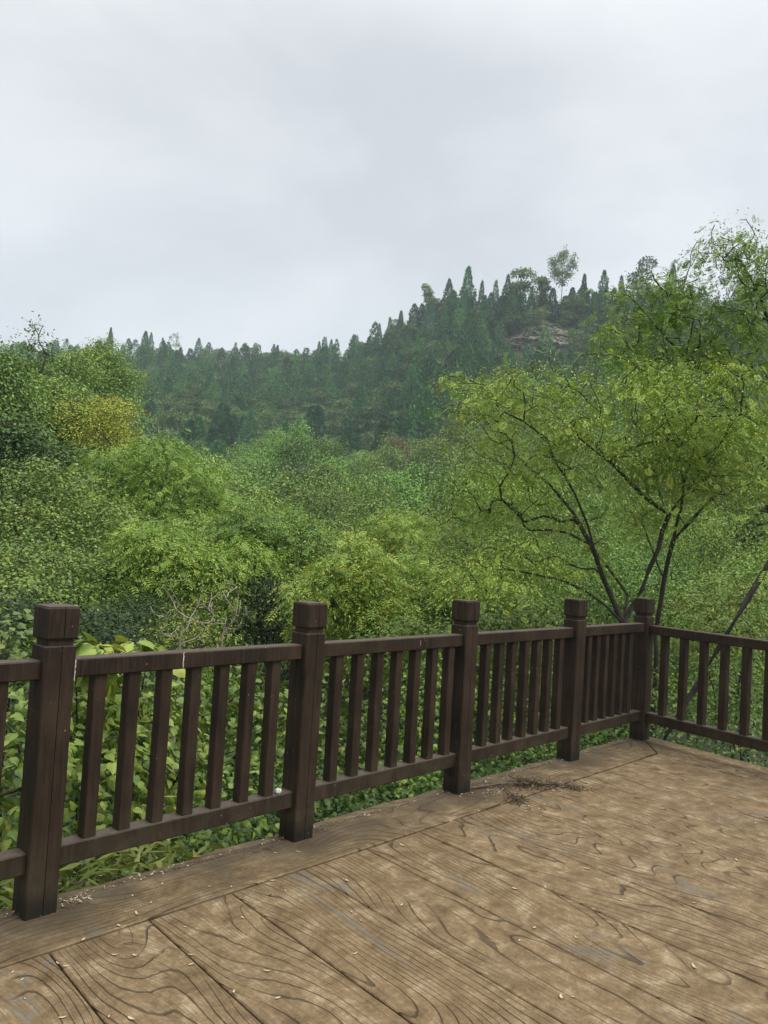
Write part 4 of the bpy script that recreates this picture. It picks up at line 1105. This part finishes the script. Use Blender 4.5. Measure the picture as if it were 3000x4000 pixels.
# ---- dead shrubs
for k, (x, y, r, lab, bl) in enumerate([
        (392, 1400, 9.0, 'bare pale branched dead shrub left of the dark hollow', [(400, 1290, 9, (.45, .35, .38), 26), (440, 1330, 9, (.3, .3, .3), 14), (360, 1340, 9, (.25, .3, .25), 10)]),
        (480, 1400, 9.3, 'smaller bare pale dead shrub beside the dark hollow', [(490, 1300, 9.3, (.30, .3, .28), 22), (510, 1330, 9.3, (.2, .2, .2), 10)])]):
    b = foot(x, y, r); 
    make_tree('dead_shrub', b, [[b, at(x, 1375, r), at(x + 6, 1340, r)], [at(x, 1375, r), at(x + 30, 1330, r)]], [(at(a, c_, d_), e, n) for a, c_, d_, e, n in bl], None, 541 + k, None, M_DEAD, step=0.10, tip=0.0042, expo=2.8, lift=0.1, wander=0.5, label=lab, cat='shrub', trunkname='branches')
bush('sparse yellowish red leaved shrub behind the dead branches', [(400, 1350, 9.8, .45, 44), (360, 1385, 9.3, .4, 36), (450, 1370, 9.8, .4, 34), (420, 1310, 10, .35, 26)], 543, M_YEL, [dict(per=10, spread=0.13, flat=0.5, T=t_quad(0.4), size=0.05, tint_mu=0.45, tipgold=0.12)])

# ---- bright tree in front, centre
b = foot(760, 1400, 13)
make_tree('feathery_tree', b, [[b, at(765, 1400, 13), at(750, 1280, 13)], [at(765, 1400, 13), at(820, 1300, 12.8)], [at(762, 1380, 13), at(690, 1290, 12.7)]],
          [(at(780, 1195, 13), (.42, .5, .28), 26), (at(740, 1240, 12.6), (.55, .6, .28), 44), (at(690, 1270, 12.5), (.5, .5, .26), 34), (at(810, 1260, 13), (.5, .5, .28), 36), (at(750, 1310, 12.6), (.6, .6, .3), 44), (at(840, 1320, 12.6), (.5, .5, .28), 34), (at(690, 1330, 12.6), (.35, .5, .22), 20)],
          [pin(0.19, per=9, spread=0.15, tint_mu=0.62, tipgold=0.16)], 551, M_PINN, step=0.25, label='yellow green bushy tree just behind the second and third posts', cat='tree')
for k, (x, r, top, lab) in enumerate([(930, 15, 1185, 'leafy green tree right of the yellow green bushy one'), (1040, 14, 1150, 'leafy green tree left of the many stemmed tree, its lower boughs bare'),
                                      (610, 16, 1075, 'green tree overhanging the dark hollow'), (860, 19, 1075, 'round topped green tree behind the bushy trees at the centre'),
                                      (560, 22, 1060, 'dark green tree left above the hollow')]):
    b = foot(x, 1300, r); t = at(x, top, r); h = t[2] - b[2]; rg_ = R_(560 + k)
    lo = 0.86 if k in (2, 4) else 0.45
    bl = [(b + np.array([rg_.uniform(-1.1, 1.1), rg_.uniform(-1, 1), h * rg_.uniform(lo, 0.94)]), (.6, .6, .30), 26) for q in range(12)]
    make_tree('broadleaf_tree', b, [[b, b + (0.1, 0, h * .3), b + (-.5, .1, h * .65)], [b + (0.07, 0, h * .22), b + (.5, 0, h * .6)]], bl,
              [pin(0.20, per=8, spread=0.20, tint_mu=0.48, tipgold=0.10)], 570 + k, M_PINN if k in (0, 1, 3) else M_MID, step=0.35, label=lab, cat='tree')

# ---- many stemmed tree behind the corner
Rn = 10.6
def zz(x, y, dr=0.0): return at((1700 + x * .7836) * .553, (1400 + y * .7836) * .553, Rn + dr)
b = zz(955, 1560)
b[2] = min(b[2], gz(b[0], b[1])) - 0.1
stems = [[b, zz(935, 1320), zz(870, 1170, -.05), zz(800, 980, -.15), zz(765, 830, -.2), zz(700, 680, -.3), zz(600, 510, -.5), zz(560, 400, -.6), zz(440, 320, -.8), zz(330, 260, -.9)],
         [zz(800, 980, -.15), zz(690, 770, .2), zz(580, 640, .4), zz(400, 480, .6), zz(330, 420, .7), zz(250, 300, .8), zz(150, 180, .9)],
         [zz(935, 1320), zz(1030, 1150, .2), zz(1110, 950, .4), zz(1165, 780, .5), zz(1230, 690, .4), zz(1320, 570, .3), zz(1400, 460, .1), zz(1490, 300, -.1), zz(1430, 210, -.3)],
         [zz(1165, 780, .5), zz(1050, 690, .1), zz(930, 570, -.3), zz(810, 470, -.7), zz(720, 400, -.9), zz(690, 340, -1.0)],
         [zz(930, 1330), zz(960, 1180, .5), zz(860, 1040, .8), zz(750, 900, 1.0), zz(660, 720, 1.1), zz(620, 600, 1.2)],
         [zz(910, 1290), zz(850, 1230, -.3), zz(750, 1160, -.5), zz(640, 1110, -.7), zz(560, 1090, -.9), zz(440, 1065, -1.1), zz(340, 1050, -1.2)]]
def zb(x, y, dr, rad, n): return (zz(x, y, dr), rad, n)
bl = [zb(250, 230, .2, (.7, 1.0, .26), 18), zb(110, 80, .8, (.40, .5, .20), 8), zb(330, 150, .2, (.6, .9, .26), 12), zb(480, 130, -.4, (.7, 1.0, .32), 20), zb(560, 300, -.4, (.8, 1.1, .4), 23), zb(330, 430, .2, (.7, 1.0, .30), 18),
      zb(760, 130, -.6, (.8, 1.0, .35), 20), zb(830, 330, -.6, (.8, 1.1, .36), 18), zb(640, 500, -.2, (.6, 1.1, .30), 14), zb(1000, 400, 0, (.7, 1.2, .4), 18), zb(1180, 230, 0, (.8, 1.1, .36), 18),
      zb(1400, 130, -.2, (.8, 1.0, .36), 18), zb(1520, 330, 0, (.6, 1.0, .36), 14), zb(1300, 400, .2, (.6, 1.0, .34), 14), zb(220, 600, .3, (.7, 1.1, .34), 20), zb(120, 760, .6, (.6, .8, .3), 15), zb(430, 700, .2, (.6, 1.0, .34), 14),
      zb(950, 620, .4, (.7, 1.0, .34), 14), zb(620, 800, .6, (.6, .9, .3), 10), zb(300, 960, -.9, (.7, .8, .30), 18), zb(480, 960, -.8, (.5, .7, .26), 10), zb(150, 1080, -.9, (.6, .8, .28), 15), zb(1380, 620, .4, (.5, .9, .30), 11), zb(900, 900, .8, (.5, .8, .26), 7), zb(600, 1050, -.4, (.5, .7, .2), 5)]
make_tree('many_stemmed_tree', b, stems, bl, [pin(0.120, per=15, T=T_PINN, spread=0.18, flat=.32, tint_mu=0.60, tint_sd=0.22, tipgold=0.10)], 601, M_PINN, step=0.22, sides=7, tip=0.0050, expo=2.25, wander=0.22,
          label='yellow green tree with several dark leaning stems right behind the railing corner', cat='tree')
b = zz(1105, 1560, 1.0); b[2] = min(b[2], gz(b[0], b[1])) - 0.1
stems = [[b, zz(1105, 1310, 1.0), zz(1140, 1100, 1.0), zz(1185, 900, .9), zz(1225, 740, .8), zz(1240, 620, .8), zz(1280, 480, .6), zz(1300, 380, .5)],
         [zz(1185, 900, .9), zz(1250, 840, 1.2), zz(1400, 680, 1.5), zz(1430, 560, 1.6), zz(1460, 430, 1.7)], [zz(1140, 1100, 1.0), zz(1090, 980, 1.3), zz(1030, 820, 1.6)]]
bl = [zb(1300, 300, .6, (.8, 1.0, .36), 40), zb(1460, 380, 1.6, (.7, .9, .36), 36), zb(1150, 470, .8, (.6, .9, .3), 26), zb(1560, 560, 1.6, (.6, .8, .34), 26), zb(1040, 740, 1.6, (.5, .7, .26), 14), zb(1340, 560, 1.4, (.5, .7, .24), 14), zb(1100, 120, .6, (.8, 1, .3), 34)]
make_tree('many_stemmed_tree', b, stems, bl, [pin(0.120, per=15, T=T_PINN, spread=0.18, flat=.32, tint_mu=0.5, tipgold=0.08)], 602, M_PINN, step=0.22, sides=7, tip=0.0050, expo=2.35,  wander=0.22,
          label='upright single dark trunk just right of the many stemmed tree, behind the corner post', cat='tree')
# ---- tall tree at the right edge
b = foot(1800, 1400, 13.5)
Rt = 13.0
bs = [(1560, 520, Rt, (.5, .7, .28), 20), (1620, 560, Rt - .3, (.7, .8, .34), 36), (1530, 560, Rt + .2, (.45, .7, .26), 15), (1640, 640, Rt, (.7, .9, .36), 36), (1560, 640, Rt, (.6, .8, .3), 26), (1450, 625, Rt + .3, (.5, .8, .28), 26), (1380, 650, Rt, (.5, .8, .28), 26), (1330, 690, Rt, (.4, .6, .24), 16),
      (1480, 690, Rt, (.8, .9, .36), 46), (1400, 730, Rt - .2, (.8, .9, .36), 46), (1300, 745, Rt - .3, (.6, .8, .3), 26), (1560, 730, Rt, (.9, .9, .4), 54), (1650, 760, Rt, (.8, .9, .4), 40), (1500, 800, Rt - .2, (.9, .9, .36), 46), (1640, 860, Rt, (.7, .9, .4), 36), (1390, 800, Rt, (.6, .8, .3), 26), (1330, 640, Rt + .2, (.3, .4, .22), 9)]
make_tree('feathery_tree', b, [[b, at(1780, 1150, 13.5), at(1735, 900, 13.2), at(1680, 740, 13), at(1640, 640, 13), at(1600, 560, 13)],
                               [at(1760, 1000, 13.3), at(1640, 900, 13.1), at(1480, 770, 13), at(1430, 720, 12.9), at(1360, 640, 12.9)], [at(1480, 770, 13), at(1500, 680, 13.1), at(1490, 620, 13.2)],
                               [at(1640, 900, 13.1), at(1560, 880, 12.6), at(1480, 840, 12.4)]],
          [(at(a, c_, d_), (e[0], e[1] * 1.3, e[2] * 1.15), max(4, int(n * (.34 if a < 1400 else .5)))) for a, c_, d_, e, n in bs], [pin(0.16, per=9, T=T_PINN, spread=0.145, flat=.5, tint_mu=0.32, tipgold=0.04)], 611, M_PINN, step=0.28, sides=6, tip=0.0065, expo=2.35, wander=0.2,
          label='tall green tree with feathery leaves reaching in from the right edge against the sky', cat='tree')
# ---- leaning trunk, cut by the right edge
b = at(1432, 1604, 8.1); dl = b - at(1560, 1385, 8.35)
while b[2] > gz(b[0], b[1]) - 0.05: b = b + dl * 0.1
make_tree('leaning_tree', b, [[b, at(1500, 1488, 8.22), at(1560, 1387, 8.35), at(1612, 1300, 8.5), at(1668, 1205, 8.7), at(1800, 1000, 9.2), at(1900, 850, 9.5)]],
          [(at(1700, 1190, 8.6), (.4, .5, .2), 9), (at(1800, 1000, 9.2), (.8, .8, .35), 34), (at(1720, 1090, 9), (.35, .6, .25), 10), (at(1900, 860, 9.6), (.8, .8, .4), 34)],
          [pin(0.13, per=8, T=T_PINN, spread=0.15, tint_mu=0.4)], 621, M_PINN, step=0.3, sides=7, tip=0.0095, expo=3.0, wander=0.08, label='dark trunk leaning to the right behind the short railing', cat='tree')

# ---- shrubs on the slope close behind the railing
HS = lambda s, per=10, sp=0.13, **k: dict(dict(per=per, spread=sp, flat=0.45, T=T_HEART, size=s, droop=0.45, upj=0.45, tint_mu=0.55), **k)
near = [
    ('light green shrub with pointed leaves at the far left behind the first post', [(30, 1400, 5.6, .28, 46), (5, 1350, 6.0, .26, 34), (55, 1440, 5.4, .22, 26)], M_BROAD, HS(0.060)),
    ('big leaved shoot rising above the rail beside the first post', [(195, 1392, 4.7, .09, 5), (215, 1405, 4.6, .08, 4), (170, 1390, 4.8, .05, 3)], M_BROAD, HS(0.115, per=4, sp=.06, tint_mu=0.82)),
    ('young shoot with bright leaves above the middle of the first rail', [(300, 1392, 5.2, .08, 6), (335, 1400, 5.3, .08, 5)], M_BROAD, HS(0.085, per=4, sp=.06, tint_mu=0.85)),
    ('shrub with drooping bright leaves behind the left end bars', [(20, 1540, 4.6, .26, 34), (40, 1620, 4.4, .22, 26), (0, 1680, 4.3, .2, 20)], M_BROAD, HS(0.072, tint_mu=.7)),
    ('bright leaved shrub behind the first bars right of the first post', [(200, 1490, 5.2, .26, 36), (260, 1510, 5.2, .26, 36), (190, 1580, 5.0, .24, 30), (240, 1620, 4.9, .24, 30)], M_BROAD, HS(0.078, tint_mu=.7)),
    ('leafy shrub behind the middle bars of the bay beside the first post', [(320, 1530, 5.6, .28, 38), (340, 1600, 5.4, .26, 32), (300, 1680, 5.0, .24, 28), (390, 1660, 5.5, .24, 28)], M_BROAD, HS(0.074, tint_mu=.66)),
    ('leafy shrub left of the second post', [(420, 1490, 6.2, .28, 34), (480, 1480, 6.4, .26, 32), (560, 1500, 6.4, .26, 32), (590, 1560, 6.2, .24, 24)], M_BROAD, HS(0.072, tint_mu=.55)),
    ('low leafy shrub under the rail left of the second post', [(520, 1700, 5.4, .22, 24), (560, 1740, 5.3, .18, 18), (460, 1740, 5.2, .2, 20), (590, 1650, 5.6, .18, 16)], M_BROAD, HS(0.068, tint_mu=.6)),
    ('round leaved shrub right of the second post', [(730, 1560, 6.4, .28, 36), (760, 1620, 6.4, .26, 30), (700, 1480, 6.6, .22, 22), (800, 1560, 6.8, .26, 28), (720, 1680, 6.0, .2, 20)], M_BROAD, HS(0.074, tint_mu=.55)),
    ('small leaved shrub left of the third post', [(880, 1540, 7.4, .32, 44), (930, 1460, 7.8, .32, 40), (900, 1620, 7.2, .28, 34), (860, 1680, 6.8, .24, 26)], M_PINN, HS(0.06, per=12, tint_mu=.45)),
    ('green shrub behind the bars between the third and fourth posts', [(1060, 1480, 8.6, .4, 50), (1130, 1540, 8.6, .4, 46), (1180, 1460, 8.8, .4, 46), (1060, 1600, 8.2, .34, 36), (1150, 1620, 8.2, .32, 32)], M_PINN, HS(0.058, per=12, sp=.15, tint_mu=.4)),
    ('leafy shrub seen through the bars next to the corner', [(1330, 1450, 10, .45, 46), (1270, 1500, 10, .4, 40), (1250, 1580, 9.4, .3, 26), (1330, 1560, 9.6, .36, 34)], M_PINN, HS(0.06, per=12, sp=.16, tint_mu=.45)),
    ('green shrub behind the short railing right of the corner', [(1450, 1480, 11.2, .45, 56), (1520, 1440, 11.4, .5, 56), (1440, 1560, 10.8, .36, 40), (1530, 1560, 10.4, .4, 44)], M_BROAD, HS(0.062, per=12, sp=.16, tint_mu=.45)),
    ('bright shrub at the right edge behind the short railing', [(1620, 1460, 11.0, .45, 50), (1640, 1540, 10.4, .36, 40), (1600, 1600, 10.2, .3, 32), (1560, 1500, 11.2, .36, 36)], M_BROAD, HS(0.062, per=12, sp=.15, tint_mu=.6)),
    ('pale yellow green thicket beyond the corner, right of the upright trunk', [(1480, 1300, 14, .7, 56), (1560, 1270, 15, .8, 60), (1600, 1350, 13.5, .7, 56), (1500, 1370, 13, .6, 50), (1640, 1280, 14.5, .7, 50)], M_YEL, dict(per=16, spread=.22, flat=.4, T=t_quad(.4), size=.085, tint_mu=.35)),
    ('green thicket low behind the top rail between third and fourth posts', [(1080, 1330, 12, .6, 50), (1160, 1300, 12.5, .6, 50), (1010, 1350, 11.5, .5, 40), (1220, 1340, 12.5, .5, 40)], M_PINN, dict(per=16, spread=.2, flat=.35, T=t_quad(.5), size=.085, tint_mu=.5, tipgold=.06)),
    ('green thicket behind the rail between second and third posts', [(900, 1350, 11.5, .6, 50), (830, 1370, 11, .5, 40), (960, 1380, 11, .5, 40)], M_PINN, dict(per=16, spread=.2, flat=.35, T=t_quad(.5), size=.08, tint_mu=.45, tipgold=.05)),
]
for k, (lab, pts, m_, lf) in enumerate(near):
    lf = dict(lf)
    if k not in (1, 2, 14, 15, 16): lf['size'] *= 0.76 if k < 8 else 0.66; lf['spread'] *= 1.3; lf['per'] = int(lf['per'] * 1.15); pts = [(a, b_, c_, d_, max(5, int(n_ * .5))) for a, b_, c_, d_, n_ in pts]
    nb_ = bush(lab, pts, 640 + k, m_, [lf]); vq = (0.66 if k < 8 else 0.55) + 0.30 * ((k * 7) % 5) / 4
    if k not in (1, 2, 14): recolor(nb_, (vq * 0.95, vq, vq, 1))

# ---- bamboo grass and mixed ground cover
def cover(name, lab, cat, n, area, T, size, m_, seed, hgt, per=6, tint_mu=0.5, droop=0.3, spread=0.12):
    rg_ = R_(seed); d0, d1, n0, n1 = area
    d_ = rg_.uniform(d0, d1, n); n_ = n0 + (n1 - n0) * rg_.uniform(0, 1, n) ** 1.3
    X = np.array([to_world(a, b_) for a, b_ in zip(d_, n_)])
    Z = ground_z(X[:, 0], X[:, 1])
    hh = hgt(d_, n_) * rg_.uniform(0.15, 1.0, n) ** 0.6
    P = np.stack([X[:, 0], X[:, 1], Z + hh], 1)
    V, F, t_ = spray_leaves(rg_, P, per, spread, 0.6, T, size, droop=droop, upj=0.45, tint_mu=tint_mu)
    o = obj(name, mesh_np(name, V, F, tint=t_), m_)
    return tag(o, lab, cat, kind='stuff')
cover('bamboo_grass', 'narrow leaved dwarf bamboo growing along the left edge of the terrace', 'bamboo grass', 900, (-8.0, -3.95, 0.32, 1.35), T_NARROW, 0.13, M_BAM, 701,
      lambda d, n: 0.38 + 0.42 * (n - 0.3), per=7, tint_mu=.55, droop=.25, spread=.10)
cover('undergrowth', 'low leafy undergrowth covering the slope right below the terrace', 'undergrowth', 1500, (-8.5, 2.2, 0.30, 5.0), T_HEART, 0.04, M_DARK, 702,
      lambda d, n: 0.08 + 0.10 * np.clip(n, 0, 4) + 0.30 * vnoise(d * 14, n * 14, 4) ** 2, per=9, tint_mu=.5).color = (0.72, 0.74, 0.7, 1)  # object colour lowered, painting shade into the gaps between plants
cover('undergrowth', 'leafy undergrowth on the slope to the right of the corner post', 'undergrowth', 1800, (0.40, 5.0, -5.0, 4.0), T_QUAD, 0.05, M_DARK, 703,
      lambda d, n: 0.20 + 0.12 * np.clip(d, 0, 4), per=9, tint_mu=.55)
cover('hillside_shrubs', 'mixed shrubs carpeting the slope farther down', 'shrubs', 5200, (-18, 16, 4.5, 24), T_QUAD, 0.13, M_MID, 704,
      lambda d, n: 0.9 + 0.5 * vnoise(d * 5, n * 5, 6) ** 2, per=10, tint_mu=.35, spread=.32).color = (0.5, 0.55, 0.5, 1)  # darkened foliage, painted shade for the gaps between the crowns

# ------------------------------------------------------------------ small things on the terrace
def blob_leaf(l, wd, curl, seed):
    g = G(); rgq = random.Random(seed); n = 5; top = []
    for k in range(n + 1):
        t = k / n; hw = wd * math.sin(math.pi * min(0.97, max(0.04, t))) ** 0.7 / 2; z = curl * (t - 0.5) ** 2 * 4
        top.append((t * l - l / 2, hw, z))
    for k in range(n):
        (x0, w0, z0), (x1, w1, z1) = top[k], top[k + 1]; m = 0.0025
        g.poly([(x0, -w0, z0 + w0 * .5), (x1, -w1, z1 + w1 * .5), (x1, 0, z1), (x0, 0, z0)]); g.poly([(x0, 0, z0), (x1, 0, z1), (x1, w1, z1 + w1 * .5), (x0, w0, z0 + w0 * .5)])
        g.poly([(x0, -w0, z0 + w0 * .5 - .0008), (x0, 0, z0 - .0008), (x1, 0, z1 - .0008), (x1, -w1, z1 + w1 * .5 - .0008)]); g.poly([(x0, 0, z0 - .0008), (x0, w0, z0 + w0 * .5 - .0008), (x1, w1, z1 + w1 * .5 - .0008), (x1, 0, z1 - .0008)])
    return g.mesh('petal')
def on_deck(dx, dy, z=0.0):
    D = ray(dx, dy); t = (z - CAM_H) / D[2]; return np.array([0, 0, CAM_H]) + D * t
PET = [blob_leaf(0.024, 0.009, 0.003, 1), blob_leaf(0.018, 0.007, 0.002, 2), blob_leaf(0.03, 0.008, 0.005, 3)]
rq = random.Random(4)
def zf(x, y): return (x * .9042 * .553, (3300 + y * .9042) * .553)
def zg(x, y): return ((1500 + x * .9042) * .553, (3000 + y * .9042) * .553)
pts = [zf(*p) for p in [(55, 550), (108, 665), (270, 747), (565, 752), (470, 742), (285, 525), (95, 583), (360, 410), (590, 298), (652, 250), (572, 220), (655, 130), (385, 233), (825, 517), (828, 475), (800, 355), (580, 478), (495, 475), (515, 350), (1048, 315), (1155, 545), (1200, 662), (905, 180), (1000, 182), (1178, 155), (1232, 198), (1290, 30), (1190, 35), (1560, 327), (1535, 470), (1500, 155), (1520, 290), (250, 512), (435, 135), (1010, 635), (700, 170)]]
pts += [zg(*p) for p in [(76, 592), (290, 230), (80, 335), (765, 990), (815, 988), (876, 435), (565, 522), (650, 690), (830, 733), (905, 610), (1030, 88), (1287, 265), (1340, 325), (1450, 222), (1385, 485), (1380, 128), (1115, 490), (785, 435), (585, 745), (1340, 582), (1340, 860), (1605, 238), (1075, 258), (1130, 240), (697, 515), (1020, 570), (1525, 400), (410, 185), (510, 160), (330, 125)]]
pp = None
for k, (x, y) in enumerate(pts):
    p = on_deck(x, y, 0.002)
    if pp is None:
        pp = obj('fallen_petal', PET[0], M_PETAL); o = pp; 
    else:
        o = pp.copy(); o.data = PET[k % 3]; COL.objects.link(o)
        if len(o.data.materials) == 0: o.data.materials.append(M_PETAL)
    o.location = p; o.rotation_euler = (0, 0, rq.uniform(0, 6.28)); s_ = rq.uniform(0.6, 1.25); o.scale = (s_, s_, s_)
    tag(o, 'small pale dry petal lying on the stamped concrete floor', 'petal', 'pale petals scattered on the terrace')
# litter line along the railing, and round the third post
def litter(name, lab, spots, seed, m_, size=0.012, wd=0.3, z0=0.0025):
    rg_ = R_(seed); parts = []
    P = []
    for (d_, n_, sd_, sn_, cnt) in spots:
        P.append(np.stack([rg_.normal(d_, sd_, cnt), rg_.normal(n_, sn_, cnt), np.abs(rg_.normal(0, 0.0035, cnt)) + z0], 1))
    P = np.concatenate(P); n = len(P)
    fw = rg_.normal(size=(n, 3)); fw[:, 2] *= 0.12; up = rg_.normal(0, .3, (n, 3)) + (0, 0, 1)
    T, F = t_quad(wd); V, F, t_ = scatter(T, F, P, rot_basis(fw, up), size * rg_.uniform(.4, 1.5, n), np.zeros(n))
    o = obj(name, mesh_np(name, V, F), m_, **FR); return tag(o, lab, 'leaf litter', kind='stuff')
line = [(x, 0.082 + 0.012 * math.sin(x * 5), 0.12, 0.010, 120) for x in np.arange(-5.2, 0.0, 0.24)]
litter('leaf_litter', 'dark crumbled leaf litter lying in the joint under the long railing', line + [(-6.0717 * S + .18, 0.03, .05, .03, 200), (-4.4998 * S - .16, 0.02, .07, .02, 220), (-4.4998 * S + .2, 0.05, .05, .02, 160), (-2.9466 * S + .1, -.05, .1, .05, 260), (-2.3 * S, -.12, .2, .05, 420), (-0.7, 0.0, .12, .03, 130)], 801, M_LITTER)
litter('leaf_litter', 'pale dry flower scraps caught in the dark litter under the long railing', [(x, 0.082, 0.12, 0.018, 14) for x in np.arange(-5.2, 0.0, 0.24)] + [(-6.0717 * S + .22, 0.05, .04, .02, 60), (-2.66 * S, -.10, .12, .06, 90), (-2.2 * S, -.25, .16, .05, 110), (-2.75 * S, -.42, .10, .04, 46)], 802, M_PETAL, size=0.013, wd=.35, z0=.005)
# withered branch by the third post
def fl(d_, n_, z=0.012): return to_world(d_ * S, n_ * S, z)
b = fl(-2.83, 0.03)
rb = make_tree('withered_branch', b, [[b, fl(-2.5, -.06, .02), fl(-2.24, -.23, .016), fl(-2.0, -.44, .012)], [fl(-2.7, .10, .02), fl(-2.5, -.06, .02)], [fl(-2.5, -.06, .02), fl(-2.66, -.30, .014), fl(-2.78, -.52, .01)]],
               [(fl(-2.3, -.2, .03), (.22, .07, .012), 20), (fl(-2.1, -.38, .02), (.13, .05, .01), 12), (fl(-2.68, -.35, .02), (.06, .10, .008), 10)],
               [dict(per=13, spread=0.032, flat=0.25, T=T_NARROW, size=0.038, droop=0.05, upj=.5)], 811, M_DRY, M_TWIG, step=0.05, sides=5, tip=0.0022, expo=2.6, lift=0.03, trunkname='twig', crownname='dry_leaves',
               label='withered brown branch with dry leaves lying on the floor beside the third post', cat='branch')
recolor(rb, (0.5, 0.46, 0.5, 1))
# crumpled tissue on the bottom rail by the second post
def crumple(r, seed, name):
    rg_ = R_(seed); V = []; F = []; nu, nv = 22, 14
    for j in range(nv + 1):
        for i in range(nu):
            a = i / nu * 2 * math.pi; t = j / nv * math.pi
            v = np.array([math.sin(t) * math.cos(a), math.sin(t) * math.sin(a), math.cos(t)])
            k = 1 + 0.14 * math.sin(v[0] * 7 + v[1] * 5 + 1) + 0.12 * math.sin(v[2] * 9 - v[0] * 6) - 0.35 * math.exp(-((v[0] + .2) ** 2 + (v[2] - .3) ** 2) * 14) * (v[1] < 0) + rg_.normal(0, .035)
            V.append(v * k * np.array([r, r * .8, r * .78]))
    for j in range(nv):
        for i in range(nu):
            F.append([j * nu + i, j * nu + (i + 1) % nu, (j + 1) * nu + (i + 1) % nu, (j + 1) * nu + i])
    return mesh_np(name, V, [np.array(F)[:, ::-1]])
tw = to_world(-4.595 * S, 0.062 * S, BZ1 + 0.0125)
tag(obj('crumpled_tissue', crumple(0.0165, 3, 'crumpled_tissue'), M_TISSUE, loc=tuple(tw)), 'crumpled white tissue on the bottom rail against the second post', 'tissue')
# cigarette butt, dark dead leaf, small dark twig
def butt():
    g = G(); n = 8; r = 0.0042
    sec = [(r * math.cos(k / n * 6.2832), r * math.sin(k / n * 6.2832)) for k in range(n)]
    v = [(x0, y, z + r) for x0 in (-.018, .018) for y, z in sec]
    g.add(v, [[i, (i + 1) % n, n + (i + 1) % n, n + i] for i in range(n)] + [list(range(n))[::-1], list(range(n, 2 * n))]); return g.mesh('cigarette_butt')
o = obj('cigarette_butt', butt(), M_ORANGE); o.location = on_deck(768 * .553, 3349 * .553, 0.001); o.rotation_euler = (0, 0, 0.25)
tag(o, 'orange cigarette butt on the outer edge of the terrace floor', 'cigarette butt')
def dead_leaf(l, seed):
    me = blob_leaf(l, l * .38, l * .12, seed); me.name = 'dead_leaf'; return me
o = obj('dead_leaf', dead_leaf(0.075, 5), M_LITTER); o.location = on_deck(305 * .553, 3455 * .553, 0.006); o.rotation_euler = (0, 0, 0.5)
tag(o, 'curled black dead leaf on the terrace edge right of the first post', 'leaf')
o = obj('dead_leaf', dead_leaf(0.022, 6), M_LITTER); o.location = on_deck(*zf(1168, 217), 0.003); o.rotation_euler = (0, 0, 1.0)
tag(o, 'tiny dark curled leaf on the plank near the swirling grain', 'leaf')
def twig(l):
    g = G(); n = 5; P = []
    for k in range(6):
        t = k / 5; P.append((l * (t - .5), 0.006 * math.sin(t * 4), 0.003 + 0.002 * math.sin(t * 3)))
    for k, (x, y, z) in enumerate(P):
        r = 0.0022 * (1 - .12 * k)
        g.v += [(x, y + r * math.cos(a * 6.2832 / n), z + r * math.sin(a * 6.2832 / n)) for a in range(n)]
    for k in range(5):
        for i in range(n): g.f.append([k * n + i, k * n + (i + 1) % n, (k + 1) * n + (i + 1) % n, (k + 1) * n + i])
    return g.mesh('twig')
o = obj('twig', twig(0.075), M_LITTER); o.location = on_deck(*zf(577, 432), 0.001); o.rotation_euler = (0, 0, 0.05)
tag(o, 'short dark twig lying on the floor in front of the railing', 'twig')

# ------------------------------------------------------------------ haze over the valley
def haze():
    m, t = mat('valley_haze')
    v = N(t, 'ShaderNodeVolumePrincipled'); v.inputs['Color'].default_value = (0.80, 0.90, 1.0, 1); v.inputs['Density'].default_value = HAZE_D; v.inputs['Anisotropy'].default_value = 0.1
    o = N(t, 'ShaderNodeOutputMaterial'); L(t, v.outputs[0], o.inputs['Volume'])
    g = G(); g.prism([(-720, -720), (720, -720), (720, 720), (-720, 720)], -180, 112)
    return tag(obj('haze', g.mesh('haze'), m), 'thin bluish haze hanging in the valley air', 'haze', kind='stuff')
HAZE_D = 0.00068
haze()
